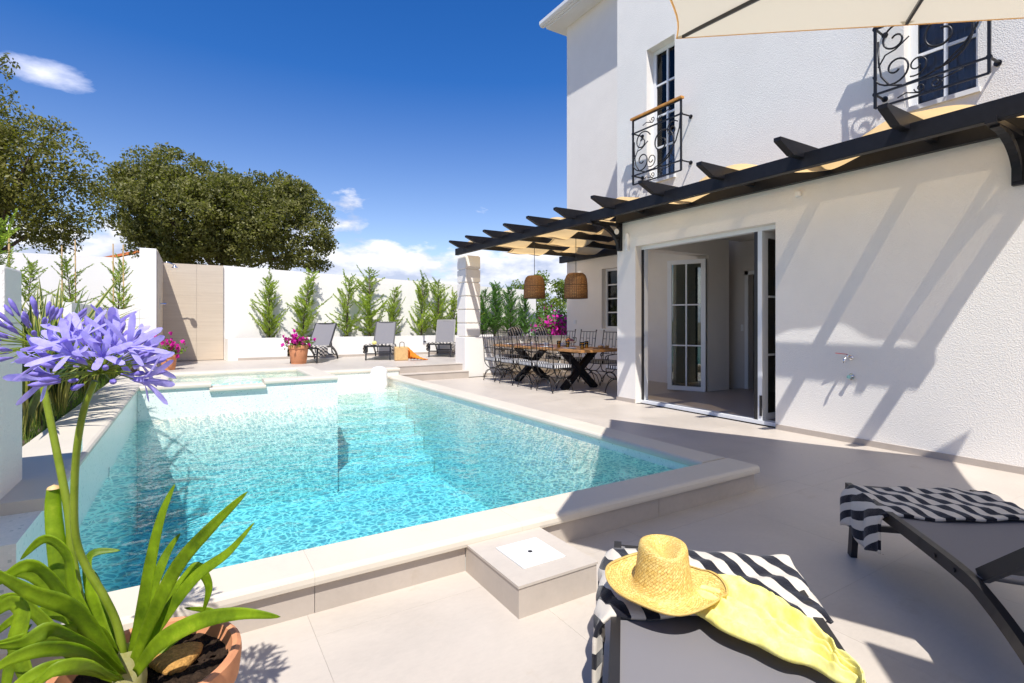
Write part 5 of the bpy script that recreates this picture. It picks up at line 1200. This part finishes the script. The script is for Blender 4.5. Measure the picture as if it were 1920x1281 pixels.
LV = [
 ([(240, 1262, 1.20), (262, 1180, 1.20), (285, 1050, 1.19), (305, 965, 1.18), (328, 908, 1.18)], .037, .3),
 ([(244, 1258, 1.19), (285, 1160, 1.16), (335, 1060, 1.13), (400, 985, 1.10), (464, 922, 1.08)], .036, -.3),
 ([(246, 1262, 1.22), (300, 1170, 1.24), (365, 1085, 1.25), (430, 1035, 1.26), (477, 980, 1.27)], .036, .5),
 ([(250, 1268, 1.24), (290, 1170, 1.27), (350, 1085, 1.30), (372, 1065, 1.31), (392, 1100, 1.33), (380, 1150, 1.34)], .034, .2),
 ([(240, 1262, 1.23), (262, 1170, 1.27), (300, 1070, 1.30), (318, 1030, 1.32), (338, 1000, 1.33)], .032, .2),
 ([(255, 1262, 1.15), (300, 1205, 1.12), (372, 1165, 1.10), (450, 1150, 1.10), (526, 1157, 1.10)], .040, -.2),
 ([(232, 1262, 1.22), (195, 1180, 1.25), (168, 1090, 1.28), (172, 1040, 1.30), (226, 1032, 1.32)], .034, .3),
 ([(228, 1262, 1.18), (160, 1180, 1.14), (100, 1085, 1.10), (50, 1060, 1.07), (-10, 1100, 1.05)], .044, .6),
 ([(228, 1262, 1.16), (150, 1150, 1.10), (60, 1110, 1.06), (-30, 1060, 1.03)], .046, .3),
 ([(230, 1262, 1.20), (190, 1190, 1.17), (120, 1185, 1.12), (55, 1195, 1.08), (-30, 1215, 1.05)], .042, .5),
 ([(230, 1264, 1.16), (170, 1210, 1.10), (100, 1180, 1.04), (45, 1205, 1.01), (-20, 1212, 1.0)], .042, .8),
 ([(230, 1262, 1.27), (160, 1130, 1.32), (105, 1090, 1.36), (115, 1020, 1.38), (95, 960, 1.40)], .032, .2),
 ([(225, 1262, 1.24), (145, 1120, 1.25), (128, 1040, 1.25), (85, 1010, 1.24), (38, 1050, 1.22)], .036, .7),
 ([(225, 1262, 1.26), (130, 1160, 1.30), (60, 1150, 1.30), (20, 1165, 1.30), (-20, 1200, 1.3)], .032, .6),
 ([(222, 1270, 1.12), (150, 1250, 1.05), (80, 1258, 1.0), (10, 1300, .97)], .040, .4),
 ([(222, 1275, 1.10), (170, 1248, 1.04), (110, 1252, 1.0), (60, 1290, .98)], .034, .4),
 ([(60, 1290, 1.05), (35, 1210, 1.07), (45, 1150, 1.09), (20, 1130, 1.1), (-20, 1160, 1.1)], .048, .4),
 ([(10, 1300, 1.06), (20, 1250, 1.07), (35, 1200, 1.08), (60, 1170, 1.1)], .030, .4),
 ([(250, 1270, 1.28), (330, 1195, 1.36), (400, 1150, 1.42), (440, 1175, 1.45)][0:3] + [(345, 1140, 1.40)], .028, .3),
 ([(236, 1268, 1.24), (215, 1190, 1.28), (190, 1120, 1.31), (176, 1080, 1.33), (150, 1050, 1.34)], .036, .3),
 ([(225, 1275, 1.14), (165, 1225, 1.08), (95, 1215, 1.03), (30, 1232, 1.0), (-20, 1262, .98)], .038, .6),
 ([(228, 1275, 1.22), (150, 1235, 1.22), (80, 1160, 1.22), (30, 1120, 1.22), (-20, 1130, 1.2)], .040, .5),
 ([(225, 1268, 1.19), (180, 1215, 1.19), (120, 1130, 1.20), (60, 1080, 1.2), (0, 1075, 1.2)], .040, .4)]
for pts, w_, tw in LV: leafp(pts, w_ * .90, tw=tw)
leafp([(380, 1148, 1.13), (420, 1142, 1.12), (470, 1143, 1.12), (496, 1147, 1.12)], .010, mat='terra_dry') if False else None
# stalks
st = spline([P(238, 1268, 1.20), P(222, 1180, 1.20), (P(196, 1120, 1.19)), P(160, 1060, 1.18), P(141, 1000, 1.17), P(140, 900, 1.16), P(147, 820, 1.15), P(160, 760, 1.15), P(178, 715, 1.15)], 7)
MB().tube(st, [lerp(.0112, .0080, i / len(st)) for i in range(len(st))], 12, flat=(1, .8)).build('flower_stalk', M['stalk'], ag, smooth=True)
st = spline([P(150, 1130, 1.30), P(135, 1040, 1.32), P(128, 960, 1.33), P(105, 840, 1.34), P(80, 720, 1.35), P(68, 660, 1.36)], 7)
MB().tube(st, [lerp(.0105, .0070, i / len(st)) for i in range(len(st))], 12).build('flower_stalk', M['stalk'], ag, smooth=True)
cs = spline([P(118, 1130, 1.28), P(108, 1040, 1.30), P(100, 960, 1.32), P(101, 916, 1.33)], 5)
MB().tube(cs, [.020, .020, .020, .020, .020, .020, .020, .019, .019, .018, .018, .017, .017, .016, .0155, .015][:len(cs)], 12, flat=(1, .5)).build('cut_stalk', M['aga'], ag, smooth=True)
MB().lathe([(.015, 0), (.012, .005), (0, .010)], cs[-1], 12).build('cut_tip', M['cane'], ag, smooth=True)
base = MB(); bq = P(243, 1262, 1.20); base.lathe([(.030, -.06), (.033, -.02), (.030, .02), (.022, .06)], (bq.x, bq.y, bq.z), 16, f=lambda x, y, z, r, a: (x * (1 + .1 * math.sin(5 * a)), y * (1 + .1 * math.sin(5 * a)), z)); M['crownb'] = mat_leaf('pale_leaf_base', (.40, .36, .10), (.50, .48, .25), .2, .5, 30); base.build('leaf_base', M['crownb'], ag, smooth=True)
def flower(mb, o, d, L_, open_=1.0, rs=random):
    """funnel flower: six petals from o along d"""
    d = Vector(d).normalized(); a = d.cross(Vector((.3, .2, 1))).normalized(); b_ = d.cross(a); off = rs.uniform(0, 6)
    for k in range(6):
        q = off + k * math.pi / 3 + rs.uniform(-.08, .08); rad = a * math.cos(q) + b_ * math.sin(q); tan = -a * math.sin(q) + b_ * math.cos(q); L2 = L_ * rs.uniform(.9, 1.1)
        prof_ = [(0, .003, .0028), (.22, .005, .0032), (.42, .009, .0045), (.60, .018 * open_ + .004, .0060), (.78, .034 * open_ + .004, .0066), (.92, .048 * open_ + .003, .0052), (1.0, .056 * open_ + .001, .0012)]
        vs = []
        for t_, r_, w_ in prof_:
            c_ = o + d * (L2 * t_ * (1 - .12 * open_ * t_)) + rad * r_ * L_ / .05
            for s_ in (-1, 0, 1): vs.append(c_ + tan * s_ * w_ * L_ / .052 + rad * (-.0018 if s_ == 0 else 0))
        n_ = len(prof_); mb.add(vs, [(i * 3 + j, i * 3 + j + 1, (i + 1) * 3 + j + 1, (i + 1) * 3 + j) for i in range(n_ - 1) for j in range(2)])
    for k in range(4):
        q = rs.uniform(0, 6.28); e = o + d * L_ * .85 + (a * math.cos(q) + b_ * math.sin(q)) * .008; mb.tube([o + d * L_ * .3, e], .0006, 3)
def umbel(c, R_, nfl, nbud, up, sd, bud_only=False):
    rs = random.Random(sd); ped = MB(); N_ = nfl + nbud; fls = []
    for i in range(N_):
        z = 1 - 1.32 * (i + .5) / N_; a = i * 2.39996 + rs.uniform(-.2, .2); r_ = math.sqrt(max(0, 1 - z * z)); d = Vector((r_ * math.cos(a), r_ * math.sin(a), z * .86 + .10)).normalized()
        L_ = R_ * rs.uniform(.50, .66) if not bud_only else R_ * rs.uniform(.55, .85); e = c + d * L_ + Vector((0, 0, -.006 if z < 0 else .004)); md = c.lerp(e, .5) + Vector((0, 0, .006))
        ped.tube([c, md, e], [.0019, .0015, .0014], 5); fls.append((e, (d + Vector((0, 0, .06))).normalized(), i))
    ped.build('pedicels', M['stalk'], ag)
    idx = list(range(N_)); rs.shuffle(idx)
    for k, i in enumerate(idx):
        e, d, _ = fls[i]
        if not bud_only and k < nfl:
            m_ = MB(); flower(m_, e, d, R_ * rs.uniform(.42, .52), rs.uniform(.65, 1.15), rs); m_.build('floret', M['petal'], ag, smooth=True)
        else:
            l = R_ * rs.uniform(.28, .40); m_ = MB(); w = R_ * .048
            m_.tube([e, e + d * l * .25, e + d * l * .6, e + d * l * .85, e + d * l], [w * .35, w * .6, w, w * .75, w * .15], 7); m_.build('flower_bud', M['bud'], ag, smooth=True)
umbel(P(190, 700, 1.15), .132, 16, 34, None, 5)
umbel(P(76, 655, 1.36), .125, 0, 64, None, 9, bud_only=True)
# fallen specks on the paving
sp = []
for k in range(60):
    x, y = random.uniform(-.5, 5.6), random.uniform(.8, 9); 
    if -.7 < x < 3.6 and y > 2.2: continue
    a = random.uniform(0, 6.28); s_ = random.uniform(.003, .008); sp.append([(x, y, .0015), (x + s_ * math.cos(a), y + s_ * math.sin(a), .003), (x + s_ * math.cos(a + 1), y + s_ * math.sin(a + 1), .0015)])
tag(rowm('leaf_litter', np.array(sp), 3, M['bark'], None), 'tiny dry specks scattered on the paving', 'litter', kind='stuff')
